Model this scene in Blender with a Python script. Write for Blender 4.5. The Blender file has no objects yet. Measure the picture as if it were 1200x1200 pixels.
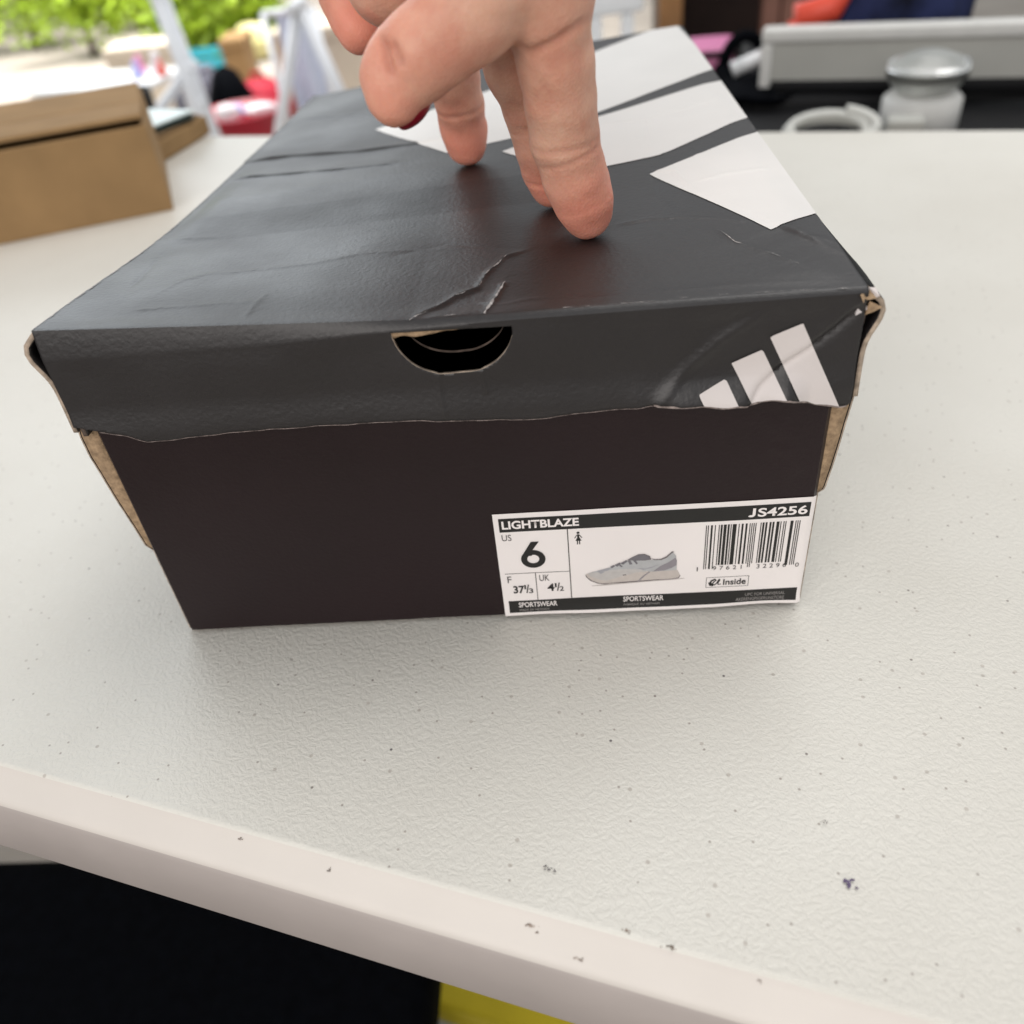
import bpy, bmesh, math, random
import numpy as np
from mathutils import Vector, Matrix

random.seed(7)
rng = np.random.default_rng(11)
scene = bpy.context.scene
C = scene.collection

# ------------------------------------------------------------------ camera
CAM = np.array([0.12369, -0.18190, 0.18761])
RIGHT = np.array([0.995707, 0.021135, -0.090115])
DOWN = np.array([-0.057017, -0.626878, -0.777028])
FWD = np.array([-0.072914, 0.778831, -0.622982])
F = 985.6                                  # focal length in pixels of a 1200 px square
cam_d = bpy.data.cameras.new('camera')
cam = bpy.data.objects.new('camera', cam_d)
C.objects.link(cam)
cam.matrix_world = Matrix(((RIGHT[0], -DOWN[0], -FWD[0], CAM[0]),
                           (RIGHT[1], -DOWN[1], -FWD[1], CAM[1]),
                           (RIGHT[2], -DOWN[2], -FWD[2], CAM[2]),
                           (0, 0, 0, 1)))
cam_d.sensor_width = 36
cam_d.lens = F / 1200 * 36
cam_d.clip_start = 0.01
cam_d.clip_end = 500
cam_d.dof.use_dof = True
cam_d.dof.focus_distance = 0.226
cam_d.dof.aperture_fstop = 9.6
scene.camera = cam

# ------------------------------------------------------------------ world, lamps, exposure
world = bpy.data.worlds.new('World')
scene.world = world
world.use_nodes = True
bg = world.node_tree.nodes['Background']
bg.inputs[0].default_value = (0.93, 0.97, 1.0, 1)
bg.inputs[1].default_value = 0.60


def area_lamp(name, loc, target, sx, sy, power, color, spread=180):
    d = bpy.data.lights.new(name, 'AREA')
    d.shape = 'RECTANGLE'
    d.spread = math.radians(spread)
    d.size, d.size_y, d.energy, d.color = sx, sy, power, color
    o = bpy.data.objects.new(name, d)
    C.objects.link(o)
    o.location = loc
    o.rotation_euler = (Vector(target) - Vector(loc)).to_track_quat('-Z', 'Y').to_euler()
    return o


area_lamp('open_side_daylight', (-1.75, 3.7, 1.55), (0.0, 0.2, 0.0), 2.2, 1.4, 33, (0.88, 0.95, 1.0))
area_lamp('overhead_softbox', (0.9, 0.9, 2.4), (0.2, 0.2, 0.0), 1.8, 1.8, 36, (1.0, 0.98, 0.95))  # added soft lamp out of view, lifts the table top
area_lamp('front_fill', (-0.6, -1.75, 1.0), (0.1, 0.0, 0.05), 1.8, 1.3, 27, (1.0, 0.93, 0.88))  # added warm fill behind the camera, brightens the label and front faces
area_lamp('yard_daylight', (-2.3, 5.6, 3.6), (-2.3, 5.7, -0.7), 4.6, 4.4, 290, (1.0, 0.98, 0.94), 75)

vs = scene.view_settings
vs.view_transform = 'Standard'
vs.look = 'None'
vs.exposure = 0.0
vs.gamma = 1.0
vs.use_curve_mapping = False


# ------------------------------------------------------------------ pixel helpers
def ray(px, py):
    return FWD + RIGHT * ((px - 600) / F) + DOWN * ((py - 600) / F)


def pix(px, py, depth):
    return CAM + depth * ray(px, py)


def at(px, py, x=None, y=None, z=None):
    d = ray(px, py)
    if z is not None:
        t = (z - CAM[2]) / d[2]
    elif y is not None:
        t = (y - CAM[1]) / d[1]
    else:
        t = (x - CAM[0]) / d[0]
    return CAM + t * d


# ------------------------------------------------------------------ object helpers
def tag(o, label, cat, group=None):
    o['label'] = label
    o['category'] = cat
    if group:
        o['group'] = group
    return o


def link(name, me, mats=(), parent=None):
    o = bpy.data.objects.new(name, me)
    C.objects.link(o)
    for m in (mats if isinstance(mats, (list, tuple)) else [mats]):
        me.materials.append(m)
    if parent is not None:
        o.parent = parent
    return o


def thing(name, label, cat, loc=(0, 0, 0), rz=0.0, group=None):
    o = bpy.data.objects.new(name, None)
    o.empty_display_size = 0.05
    C.objects.link(o)
    o.location = loc
    o.rotation_euler = (0, 0, rz)
    return tag(o, label, cat, group)


def pymesh(name, verts, faces, smooth=False, mi=None):
    me = bpy.data.meshes.new(name)
    me.from_pydata([tuple(v) for v in verts], [], [tuple(f) for f in faces])
    me.update()
    if smooth:
        me.polygons.foreach_set('use_smooth', [True] * len(me.polygons))
    if mi is not None:
        me.polygons.foreach_set('material_index', list(mi))
    return me


def bm_mesh(name, bm, smooth=False):
    me = bpy.data.meshes.new(name)
    bm.normal_update()
    bm.to_mesh(me)
    bm.free()
    if smooth:
        me.polygons.foreach_set('use_smooth', [True] * len(me.polygons))
    return me


def box_bm(bm, lo, hi, bevel=0.0, seg=2):
    lo, hi = Vector(lo), Vector(hi)
    r = bmesh.ops.create_cube(bm, size=1)
    for v in r['verts']:
        v.co = Vector(((v.co.x + .5) * (hi.x - lo.x) + lo.x, (v.co.y + .5) * (hi.y - lo.y) + lo.y,
                       (v.co.z + .5) * (hi.z - lo.z) + lo.z))
    if bevel > 0:
        es = list({e for v in r['verts'] for e in v.link_edges})
        bmesh.ops.bevel(bm, geom=es, offset=bevel, segments=seg, affect='EDGES', profile=0.6)


def box(name, lo, hi, mat, parent=None, bevel=0.0, seg=2):
    bm = bmesh.new()
    box_bm(bm, lo, hi, bevel, seg)
    return link(name, bm_mesh(name, bm, bevel > 0 and seg > 2), mat, parent)


def tube(name, pts, r, mat, parent=None, n=14, cap=True, smooth=True):
    """sweep along a polyline; r may be one radius or one per point"""
    P = [Vector(p) for p in pts]
    rs = r if isinstance(r, (list, tuple)) else [r] * len(P)
    V, Fc = [], []
    up = None
    for i, p in enumerate(P):
        t = (P[min(i + 1, len(P) - 1)] - P[max(i - 1, 0)]).normalized()
        if up is None:
            a = Vector((0, 0, 1)) if abs(t.z) < 0.9 else Vector((1, 0, 0))
            up = (a - t * a.dot(t)).normalized()
        else:
            up = (up - t * up.dot(t)).normalized()
        s = t.cross(up)
        for k in range(n):
            a = 2 * math.pi * k / n
            V.append(p + (up * math.cos(a) + s * math.sin(a)) * rs[i])
    for i in range(len(P) - 1):
        for k in range(n):
            a, b = i * n + k, i * n + (k + 1) % n
            Fc.append((a, b, b + n, a + n))
    if cap:
        Fc.append(tuple(reversed(range(n))))
        Fc.append(tuple(range((len(P) - 1) * n, len(P) * n)))
    return link(name, pymesh(name, V, Fc, smooth), mat, parent)


def lathe(name, prof, mat, parent=None, n=40, sx=1.0, sy=1.0, wob=None):
    V, Fc = [], []
    for r, z in prof:
        for k in range(n):
            a = 2 * math.pi * k / n
            w = 1.0 if wob is None else wob(a, z)
            V.append((r * math.cos(a) * sx * w, r * math.sin(a) * sy * w, z))
    for i in range(len(prof) - 1):
        for k in range(n):
            a, b = i * n + k, i * n + (k + 1) % n
            Fc.append((a, b, b + n, a + n))
    if prof[0][0] > 1e-6:
        Fc.append(tuple(reversed(range(n))))
    if prof[-1][0] > 1e-6:
        Fc.append(tuple(range((len(prof) - 1) * n, len(prof) * n)))
    return link(name, pymesh(name, V, Fc, True), mat, parent)


def clip_grid(P2, P3, sdfs):
    """P2: (m,n,2) parameter grid, P3: (m,n,3) positions.  Keeps where every sdf > 0 (clipped exactly at zero)."""
    m, n = P2.shape[:2]
    vals = [s(P2[..., 0], P2[..., 1]) for s in sdfs]
    V, idx, Fc = [], {}, []

    def vert(key, co):
        i = idx.get(key)
        if i is None:
            i = idx[key] = len(V)
            V.append(co)
        return i
    allin = np.ones((m, n), bool)
    for v in vals:
        allin &= v > 0
    for i in range(m - 1):
        for j in range(n - 1):
            cs = ((i, j), (i, j + 1), (i + 1, j + 1), (i + 1, j))
            if allin[i, j] and allin[i, j + 1] and allin[i + 1, j + 1] and allin[i + 1, j]:
                Fc.append([vert(c, P3[c]) for c in cs])
                continue
            poly = [(c, P3[c], [v[c] for v in vals]) for c in cs]
            for k in range(len(vals)):
                out = []
                for a in range(len(poly)):
                    A, B = poly[a], poly[(a + 1) % len(poly)]
                    if A[2][k] > 0:
                        out.append(A)
                    if (A[2][k] > 0) != (B[2][k] > 0):
                        t = A[2][k] / (A[2][k] - B[2][k])
                        ka, kb = (A[0], B[0]) if str(A[0]) < str(B[0]) else (B[0], A[0])
                        out.append(((ka, kb, k), A[1] + (B[1] - A[1]) * t,
                                    [x + (y - x) * t for x, y in zip(A[2], B[2])]))
                poly = out
                if not poly:
                    break
            if len(poly) >= 3:
                f = [vert(q[0], q[1]) for q in poly]
                if len(set(f)) == len(f):
                    Fc.append(f)
    return V, Fc


def convex_sdf(poly):
    P = np.array(poly, float)
    c = P.mean(0)

    def s(x, y):
        d = np.full(np.shape(x), 1e9)
        for i in range(len(P)):
            a, b = P[i], P[(i + 1) % len(P)]
            nrm = np.array([-(b - a)[1], (b - a)[0]])
            nrm /= np.linalg.norm(nrm)
            if np.dot(nrm, c - a) < 0:
                nrm = -nrm
            d = np.minimum(d, (x - a[0]) * nrm[0] + (y - a[1]) * nrm[1])
        return d
    return s


def poly_dist(x, y, pts):
    """distance to a polyline, signed by side, plus position along it 0..1"""
    best = np.full(np.shape(x), 1e9)
    sign = np.zeros(np.shape(x))
    along = np.zeros(np.shape(x))
    P = np.array(pts, float)
    L = np.concatenate([[0], np.cumsum(np.linalg.norm(np.diff(P, axis=0), axis=1))])
    for i in range(len(P) - 1):
        a, b = P[i], P[i + 1]
        ab = b - a
        l = np.linalg.norm(ab)
        t = np.clip(((x - a[0]) * ab[0] + (y - a[1]) * ab[1]) / l ** 2, 0, 1)
        dx, dy = x - a[0] - t * ab[0], y - a[1] - t * ab[1]
        d = np.hypot(dx, dy)
        k = d < best
        best = np.where(k, d, best)
        sign = np.where(k, np.sign(ab[0] * dy - ab[1] * dx), sign)
        along = np.where(k, (L[i] + t * l) / L[-1], along)
    return best, sign, along


def sstep(e0, e1, x):
    t = np.clip((x - e0) / (e1 - e0), 0, 1)
    return t * t * (3 - 2 * t)


def vnoise(x, y, s, seed=0):
    """smooth value noise"""
    r = np.random.default_rng(seed).random((257, 257))
    X, Y = np.asarray(x) * s + 61.3, np.asarray(y) * s + 37.7
    xi, yi = np.floor(X).astype(int), np.floor(Y).astype(int)
    fx, fy = X - xi, Y - yi
    fx, fy = fx * fx * (3 - 2 * fx), fy * fy * (3 - 2 * fy)
    g = lambda a, b: r[a % 257, b % 257]
    return (g(xi, yi) * (1 - fx) + g(xi + 1, yi) * fx) * (1 - fy) + (g(xi, yi + 1) * (1 - fx) + g(xi + 1, yi + 1) * fx) * fy - .5


# ------------------------------------------------------------------ materials
def mat(name, col, rough=0.5, spec=0.5, noise=0.0, nscale=40, bump=0.0, bscale=300, bdist=0.001, metal=0.0,
        rvar=0.0, sss=0.0, trans=0.0, coat=0.0, detail=4):
    m = bpy.data.materials.new(name)
    m.use_nodes = True
    nt = m.node_tree
    b = nt.nodes['Principled BSDF']
    b.inputs['Base Color'].default_value = (*col, 1)
    b.inputs['Roughness'].default_value = rough
    b.inputs['Specular IOR Level'].default_value = spec
    b.inputs['Metallic'].default_value = metal
    b.inputs['Coat Weight'].default_value = coat
    if sss:
        b.inputs['Subsurface Weight'].default_value = sss
        b.inputs['Subsurface Radius'].default_value = (0.006, 0.002, 0.001)
        b.inputs['Subsurface Scale'].default_value = 1.0
    if trans:
        b.inputs['Transmission Weight'].default_value = trans
    tc = nt.nodes.new('ShaderNodeTexCoord')
    if noise or rvar:
        n = nt.nodes.new('ShaderNodeTexNoise')
        n.inputs['Scale'].default_value = nscale
        n.inputs['Detail'].default_value = detail
        nt.links.new(tc.outputs['Object'], n.inputs['Vector'])
        if noise:
            r = nt.nodes.new('ShaderNodeMapRange')
            r.inputs[1].default_value, r.inputs[2].default_value = 0.3, 0.7
            r.inputs[3].default_value, r.inputs[4].default_value = 1 - noise, 1 + noise
            nt.links.new(n.outputs[0], r.inputs[0])
            v = nt.nodes.new('ShaderNodeVectorMath')
            v.operation = 'SCALE'
            v.inputs[0].default_value = col
            nt.links.new(r.outputs[0], v.inputs['Scale'])
            nt.links.new(v.outputs[0], b.inputs['Base Color'])
        if rvar:
            r = nt.nodes.new('ShaderNodeMapRange')
            r.inputs[1].default_value, r.inputs[2].default_value = 0.3, 0.7
            r.inputs[3].default_value, r.inputs[4].default_value = rough - rvar, rough + rvar
            nt.links.new(n.outputs[0], r.inputs[0])
            nt.links.new(r.outputs[0], b.inputs['Roughness'])
    if bump:
        n2 = nt.nodes.new('ShaderNodeTexNoise')
        n2.inputs['Scale'].default_value = bscale
        n2.inputs['Detail'].default_value = 3
        nt.links.new(tc.outputs['Object'], n2.inputs['Vector'])
        bp = nt.nodes.new('ShaderNodeBump')
        bp.inputs['Strength'].default_value = bump
        bp.inputs['Distance'].default_value = bdist
        nt.links.new(n2.outputs[0], bp.inputs['Height'])
        nt.links.new(bp.outputs[0], b.inputs['Normal'])
    return m


M_CARD = mat('black_printed_card', (0.0098, 0.0076, 0.0080), 0.45, 0.70, noise=0.12, nscale=25, bump=0.55, bscale=800,
             bdist=0.00022, rvar=0.06)
M_BODY = mat('black_body_card', (0.0115, 0.0040, 0.0052), 0.46, 0.34, noise=0.12, nscale=25, bump=0.5, bscale=800, bdist=0.0002, rvar=0.06)
M_CARDIN = mat('card_inside', (0.012, 0.012, 0.012), 0.85, 0.2)
M_RAW = mat('raw_cardboard_edge', (0.36, 0.25, 0.155), 0.9, 0.2, noise=0.35, nscale=500, bump=0.6, bscale=1400, bdist=0.0004)
M_RIM = mat('torn_card_rim', (0.40, 0.32, 0.25), 0.9, 0.2, noise=0.45, nscale=350)
M_RIMDARK = mat('dark_card_rim', (0.10, 0.075, 0.062), 0.9, 0.2, noise=0.5, nscale=350)
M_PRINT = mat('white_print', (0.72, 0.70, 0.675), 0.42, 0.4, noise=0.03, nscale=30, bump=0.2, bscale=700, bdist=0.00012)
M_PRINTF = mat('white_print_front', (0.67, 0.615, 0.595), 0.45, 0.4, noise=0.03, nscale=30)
M_LABEL = mat('label_paper', (0.84, 0.785, 0.765), 0.42, 0.4, noise=0.02, nscale=40)
M_INK = mat('label_ink', (0.020, 0.019, 0.018), 0.5, 0.3)
M_INK2 = mat('label_thin_ink', (0.045, 0.042, 0.040), 0.5, 0.3)
M_TABLESIDE_SHADE = mat('shaded_table_side_plastic', (0.465, 0.415, 0.39), 0.5, 0.4, noise=0.06, nscale=25, bump=0.08, bscale=400, bdist=0.0004)  # edge plastic darkened in colour for the weaker light on the upright side
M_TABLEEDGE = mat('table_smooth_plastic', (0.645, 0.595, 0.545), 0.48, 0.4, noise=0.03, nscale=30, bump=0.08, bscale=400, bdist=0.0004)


def table_material():
    m = mat('table_textured_plastic', (0.665, 0.645, 0.595), 0.42, 0.45)
    nt = m.node_tree
    b = nt.nodes['Principled BSDF']
    tc = nt.nodes.new('ShaderNodeTexCoord')
    # leather grain
    nd = nt.nodes.new('ShaderNodeTexNoise'); nd.inputs['Scale'].default_value = 260; nd.inputs['Detail'].default_value = 2
    nt.links.new(tc.outputs['Object'], nd.inputs['Vector'])
    mix = nt.nodes.new('ShaderNodeMix'); mix.data_type = 'VECTOR'; mix.inputs[0].default_value = 0.003
    nt.links.new(tc.outputs['Object'], mix.inputs[4]); nt.links.new(nd.outputs['Color'], mix.inputs[5])
    v = nt.nodes.new('ShaderNodeTexNoise'); v.inputs['Scale'].default_value = 760; v.inputs['Detail'].default_value = 4.0
    v.inputs['Distortion'].default_value = 0.0
    nt.links.new(mix.outputs[1], v.inputs['Vector'])
    rr = nt.nodes.new('ShaderNodeMapRange'); rr.inputs[1].default_value = .38; rr.inputs[2].default_value = .62
    nt.links.new(v.outputs[0], rr.inputs[0])
    bp = nt.nodes.new('ShaderNodeBump'); bp.inputs['Strength'].default_value = 0.32; bp.inputs['Distance'].default_value = 0.00032
    nt.links.new(rr.outputs[0], bp.inputs['Height']); nt.links.new(bp.outputs[0], b.inputs['Normal'])
    # broad mottling and grime
    n = nt.nodes.new('ShaderNodeTexNoise'); n.inputs['Scale'].default_value = 9; n.inputs['Detail'].default_value = 5
    nt.links.new(tc.outputs['Object'], n.inputs['Vector'])
    cr = nt.nodes.new('ShaderNodeValToRGB')
    cr.color_ramp.elements[0].position = .3; cr.color_ramp.elements[0].color = (.630, .600, .540, 1)
    cr.color_ramp.elements[1].position = .7; cr.color_ramp.elements[1].color = (.695, .670, .612, 1)
    nt.links.new(n.outputs[0], cr.inputs[0])
    # specks of dirt
    prev = cr.outputs[0]
    for sc, rad, keep, col in ((75, 0.036, 0.93, (.27, .24, .215, 1)), (36, 0.017, 0.86, (.15, .135, .13, 1)), (130, 0.085, 0.88, (.50, .46, .41, 1)), (210, 0.09, 0.90, (.40, .36, .32, 1))):
        vo = nt.nodes.new('ShaderNodeTexVoronoi'); vo.inputs['Scale'].default_value = sc
        vo.voronoi_dimensions = '2D'
        nt.links.new(tc.outputs['Object'], vo.inputs['Vector'])
        lt = nt.nodes.new('ShaderNodeMapRange'); lt.inputs[1].default_value = rad; lt.inputs[2].default_value = rad * .55
        nt.links.new(vo.outputs['Distance'], lt.inputs[0])
        sp = nt.nodes.new('ShaderNodeSeparateColor'); nt.links.new(vo.outputs['Color'], sp.inputs[0])
        gt = nt.nodes.new('ShaderNodeMath'); gt.operation = 'GREATER_THAN'; gt.inputs[1].default_value = keep
        nt.links.new(sp.outputs[0], gt.inputs[0])
        mu = nt.nodes.new('ShaderNodeMath'); mu.operation = 'MULTIPLY'
        nt.links.new(lt.outputs[0], mu.inputs[0]); nt.links.new(gt.outputs[0], mu.inputs[1])
        mx = nt.nodes.new('ShaderNodeMix'); mx.data_type = 'RGBA'
        nt.links.new(mu.outputs[0], mx.inputs[0]); nt.links.new(prev, mx.inputs[6]); mx.inputs[7].default_value = col
        prev = mx.outputs[2]
    nt.links.new(prev, b.inputs['Base Color'])
    return m


M_TABLE = table_material()
M_CONC = mat('pale_concrete', (0.36, 0.32, 0.28), 0.9, 0.2, noise=0.18, nscale=3, bump=0.3, bscale=60, bdist=0.003)
M_WHITEPL = mat('white_plastic', (0.78, 0.79, 0.80), 0.4, 0.5, noise=0.03)
M_WHITEMETAL = mat('white_painted_metal', (0.80, 0.82, 0.86), 0.35, 0.5, noise=0.03)
M_KRAFT = mat('kraft_cardboard', (0.30, 0.185, 0.085), 0.85, 0.25, noise=0.10, nscale=30, bump=0.15, bscale=300, bdist=0.0006)
M_KRAFTD = mat('kraft_cardboard_inside', (0.24, 0.15, 0.075), 0.85, 0.25, noise=0.10, nscale=30)
M_BLACKPL = mat('black_plastic', (0.006, 0.006, 0.007), 0.6, 0.22, noise=0.15)
M_BLACKFAB = mat('black_fabric', (0.0020, 0.0025, 0.004), 0.9, 0.06, noise=0.3, nscale=120, bump=0.4, bscale=800)
M_GREYPL = mat('grey_plastic', (0.44, 0.435, 0.40), 0.5, 0.4, noise=0.06, nscale=12)
M_GREYRIM = mat('pale_grey_rim', (0.66, 0.65, 0.62), 0.45, 0.4, noise=0.04)
M_PINK = mat('pink_plastic', (0.68, 0.22, 0.42), 0.4, 0.4, noise=0.05)
M_RED = mat('red_plastic', (0.36, 0.012, 0.03), 0.35, 0.5, noise=0.08)
M_REDFAB = mat('red_fabric', (0.40, 0.015, 0.035), 0.7, 0.3, noise=0.15)
M_TEAL = mat('teal_plastic', (0.05, 0.50, 0.66), 0.4, 0.5, noise=0.05)
M_WOOD = mat('orange_pine', (0.30, 0.150, 0.060), 0.6, 0.3, noise=0.2, nscale=14)
M_WOODR = mat('red_brown_wood', (0.20, 0.095, 0.07), 0.6, 0.3, noise=0.2, nscale=14)
M_WOODD = mat('dark_brown_wood', (0.035, 0.018, 0.014), 0.6, 0.3, noise=0.2, nscale=14)
M_NAVY = mat('navy_patterned_fabric', (0.018, 0.024, 0.07), 0.8, 0.2, noise=0.8, nscale=30)
M_GREYFAB = mat('slate_grey_fabric', (0.13, 0.13, 0.16), 0.9, 0.2, noise=0.2, nscale=20)
M_LILAC = mat('lilac_fabric', (0.48, 0.50, 0.85), 0.8, 0.2, noise=0.1)
M_WHITEFAB = mat('white_fabric', (0.80, 0.78, 0.80), 0.85, 0.2, noise=0.06)
M_YELLOW = mat('yellow_plastic', (0.74, 0.58, 0.03), 0.45, 0.4, noise=0.08, nscale=20)
M_PALEYEL = mat('pale_yellow_fabric', (0.85, 0.78, 0.40), 0.8, 0.2, noise=0.06)
M_GREENPL = mat('green_plastic', (0.16, 0.42, 0.08), 0.4, 0.4, noise=0.05)
M_ORANGE = mat('coral_plastic', (0.80, 0.09, 0.05), 0.4, 0.4, noise=0.05)
M_CABLE = mat('pale_grey_cable', (0.60, 0.60, 0.56), 0.45, 0.4, noise=0.04)
M_METAL = mat('grey_metal', (0.35, 0.35, 0.36), 0.4, 0.5, metal=0.8)
M_NAIL = mat('dark_red_nail_polish', (0.26, 0.004, 0.018), 0.3, 0.4, noise=0.05)
M_NAILBARE = mat('bare_nail', (0.62, 0.36, 0.29), 0.3, 0.5, noise=0.05)
M_MINT = mat('mint_white_card', (0.70, 0.80, 0.78), 0.35, 0.5, noise=0.03)
M_DKGREEN = mat('dark_green_binding', (0.015, 0.035, 0.033), 0.5, 0.4, noise=0.1)
M_LEAF = mat('yellow_green_leaf', (0.32, 0.46, 0.03), 0.5, 0.3, noise=0.4, nscale=8)
M_BARK = mat('bark', (0.12, 0.08, 0.05), 0.9, 0.2, noise=0.3)
M_CREAM = mat('cream_render', (0.62, 0.54, 0.44), 0.9, 0.2, noise=0.12, nscale=2)
M_LAVSHEET = mat('pale_blue_sheet', (0.60, 0.65, 0.80), 0.5, 0.4, noise=0.05)
M_JAR = mat('cloudy_jar', (0.62, 0.63, 0.60), 0.30, 0.4, trans=0.55)

# ------------------------------------------------------------------ setting: ground
ZF = -0.74
n = 24
gv, gf = [], []
for i in range(n + 1):
    for j in range(n + 1):
        x, y = -60 + 120 * j / n, -40 + 120 * i / n
        gv.append((x, y, ZF))
for i in range(n):
    for j in range(n):
        a = i * (n + 1) + j
        gf.append((a, a + 1, a + n + 2, a + n + 1))
g = link('ground', pymesh('ground', gv, gf), M_CONC)
g['kind'] = 'structure'
g['label'] = 'pale concrete paving under and beyond the tables'

# ------------------------------------------------------------------ folding table
TA = math.radians(-16.6)
TE = np.array([math.cos(TA), math.sin(TA)])
TN = np.array([-math.sin(TA), math.cos(TA)])
table = thing('folding_table', 'off white textured plastic folding table carrying the dark shoebox', 'table', (0, 0, 0), TA)


def tabletop():
    # cross profile in (n, z): front -> back, mirrored; everything in table coordinates
    N0, N1 = -0.0665, 0.5575
    half = [(N0 + .004, -0.0270), (N0 + .0006, -0.0266), (N0 - .0004, -0.0255), (N0 + .0020, -0.0078), (N0 + .0024, -0.0060), (N0 + .0032, -0.0048),
            (N0 + .0044, -0.0040), (N0 + .0066, -0.0028), (N0 + .0089, -0.0014), (N0 + .0098, -0.0007), (N0 + .0103, -0.0001),
            (N0 + .0108, 0.00030), (N0 + .0116, 0.00030), (N0 + .0126, 0.0)]
    prof = half + [(N0 + N1 - a, b) for a, b in reversed(half)]
    T0, T1 = -0.78, 0.74
    ts = list(np.linspace(T0, T1, 60))
    V, Fc, mi = [], [], []
    for t in ts:
        for a, b in prof:
            V.append((t, a, b))
    m = len(prof)
    for i in range(len(ts) - 1):
        for k in range(m - 1):
            Fc.append((i * m + k, (i + 1) * m + k, (i + 1) * m + k + 1, i * m + k + 1))
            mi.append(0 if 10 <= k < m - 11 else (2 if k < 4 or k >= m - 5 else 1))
        Fc.append((i * m + m - 1, (i + 1) * m + m - 1, (i + 1) * m, i * m)); mi.append(1)
    Fc.append(tuple(range(m))); mi.append(1)
    Fc.append(tuple(reversed([(len(ts) - 1) * m + k for k in range(m)]))); mi.append(1)
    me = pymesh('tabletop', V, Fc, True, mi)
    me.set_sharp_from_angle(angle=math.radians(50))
    return link('tabletop', me, [M_TABLE, M_TABLEEDGE, M_TABLESIDE_SHADE], table)


tabletop()
for t in (-0.62, 0.58):
    tube('leg', [(t, 0.04, -0.03), (t, 0.03, ZF)], 0.0125, M_METAL, table)
    tube('leg', [(t, 0.45, -0.03), (t, 0.46, ZF)], 0.0125, M_METAL, table)
    tube('crossbar', [(t, 0.04, -0.032), (t, 0.45, -0.032)], 0.011, M_METAL, table)


def tloc(P):
    return np.array([P[0] * TE[0] + P[1] * TE[1], P[0] * TN[0] + P[1] * TN[1]])


def edge_z(nn):
    return float(np.interp(nn + 0.0665, [.0044, .0066, .0089, .0098, .0103, .0126], [-.0040, -.0028, -.0014, -.0007, 0, 0]))


def smudge(px, py, r, col, name, stretch=1.0, z=0.00045, seed=0):
    zz = 0.0
    for _ in range(6):
        c = tloc(at(px, py, z=zz))
        zz = edge_z(c[1])
    rr = np.random.default_rng(seed)
    V, Fc = [], []
    for b in range(11):
        cx, cy = c[0] + rr.normal() * r * .6 * stretch, c[1] + rr.normal() * r * .32
        s = r * rr.uniform(.08, .34)
        k0 = len(V)
        for k in range(9):
            a = 2 * math.pi * k / 9
            q = s * rr.uniform(.3, 1.4)
            yy_ = cy + q * math.sin(a)
            V.append((cx + q * math.cos(a) * stretch, yy_, edge_z(yy_) + z * (1 if zz > -.0005 else .35) + b * 0.000008))
        Fc.append(tuple(range(k0, k0 + 9)))
    return link(name, pymesh(name, V, Fc), mat(name + '_ink', col, 0.8, 0.2, noise=0.4, nscale=900), table)


smudge(991, 1033, 0.0014, (0.13, 0.10, 0.17), 'ink_mark', 1.3, seed=3)
smudge(643, 1019, 0.0009, (0.12, 0.11, 0.11), 'dirt_mark', 1.6, seed=5)
smudge(785, 1112, 0.0011, (0.20, 0.16, 0.13), 'scuff_mark', 1.5, seed=11)
smudge(735, 1092, 0.0008, (0.28, 0.22, 0.18), 'scuff_mark', 1.2, seed=12)
smudge(622, 1086, 0.0007, (0.30, 0.24, 0.20), 'scuff_mark', 2.2, seed=13)
smudge(386, 1020, 0.0006, (0.20, 0.17, 0.15), 'scuff_mark', 1.0, seed=14)
smudge(282, 983, 0.0005, (0.26, 0.21, 0.18), 'scuff_mark', 1.3, seed=15)
smudge(680, 1125, 0.0005, (0.34, 0.28, 0.24), 'scuff_mark', 2.0, seed=16)
smudge(890, 1150, 0.0005, (0.30, 0.25, 0.22), 'scuff_mark', 1.0, seed=17)
smudge(965, 964, 0.0007, (0.16, 0.14, 0.13), 'dirt_mark', 1.0, seed=8)

# ------------------------------------------------------------------ the shoebox: shared measures
W, D, H, O = 0.190, 0.3048, 0.1021, 0.0025


def sag(x, y):
    v = np.clip(y / D, 0, 1.02)
    u = np.clip(x / W, 0, 1)
    bump = 0.0044 * np.clip(1 - x / .088, 0, 1.05) * np.exp(-(np.clip(y, 0, 1) / .060) ** 2)
    return -0.0125 * v ** 0.8 * (1 - u) ** 1.2 + 0.0035 * v * u + bump


def on_lid(px, py):
    z = H
    for _ in range(8):
        P = at(px, py, z=z)
        z = H + float(sag(P[0], P[1]))
    return (P[0], P[1])


LP = lambda *q: [on_lid(a, b) for a, b in q]
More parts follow.
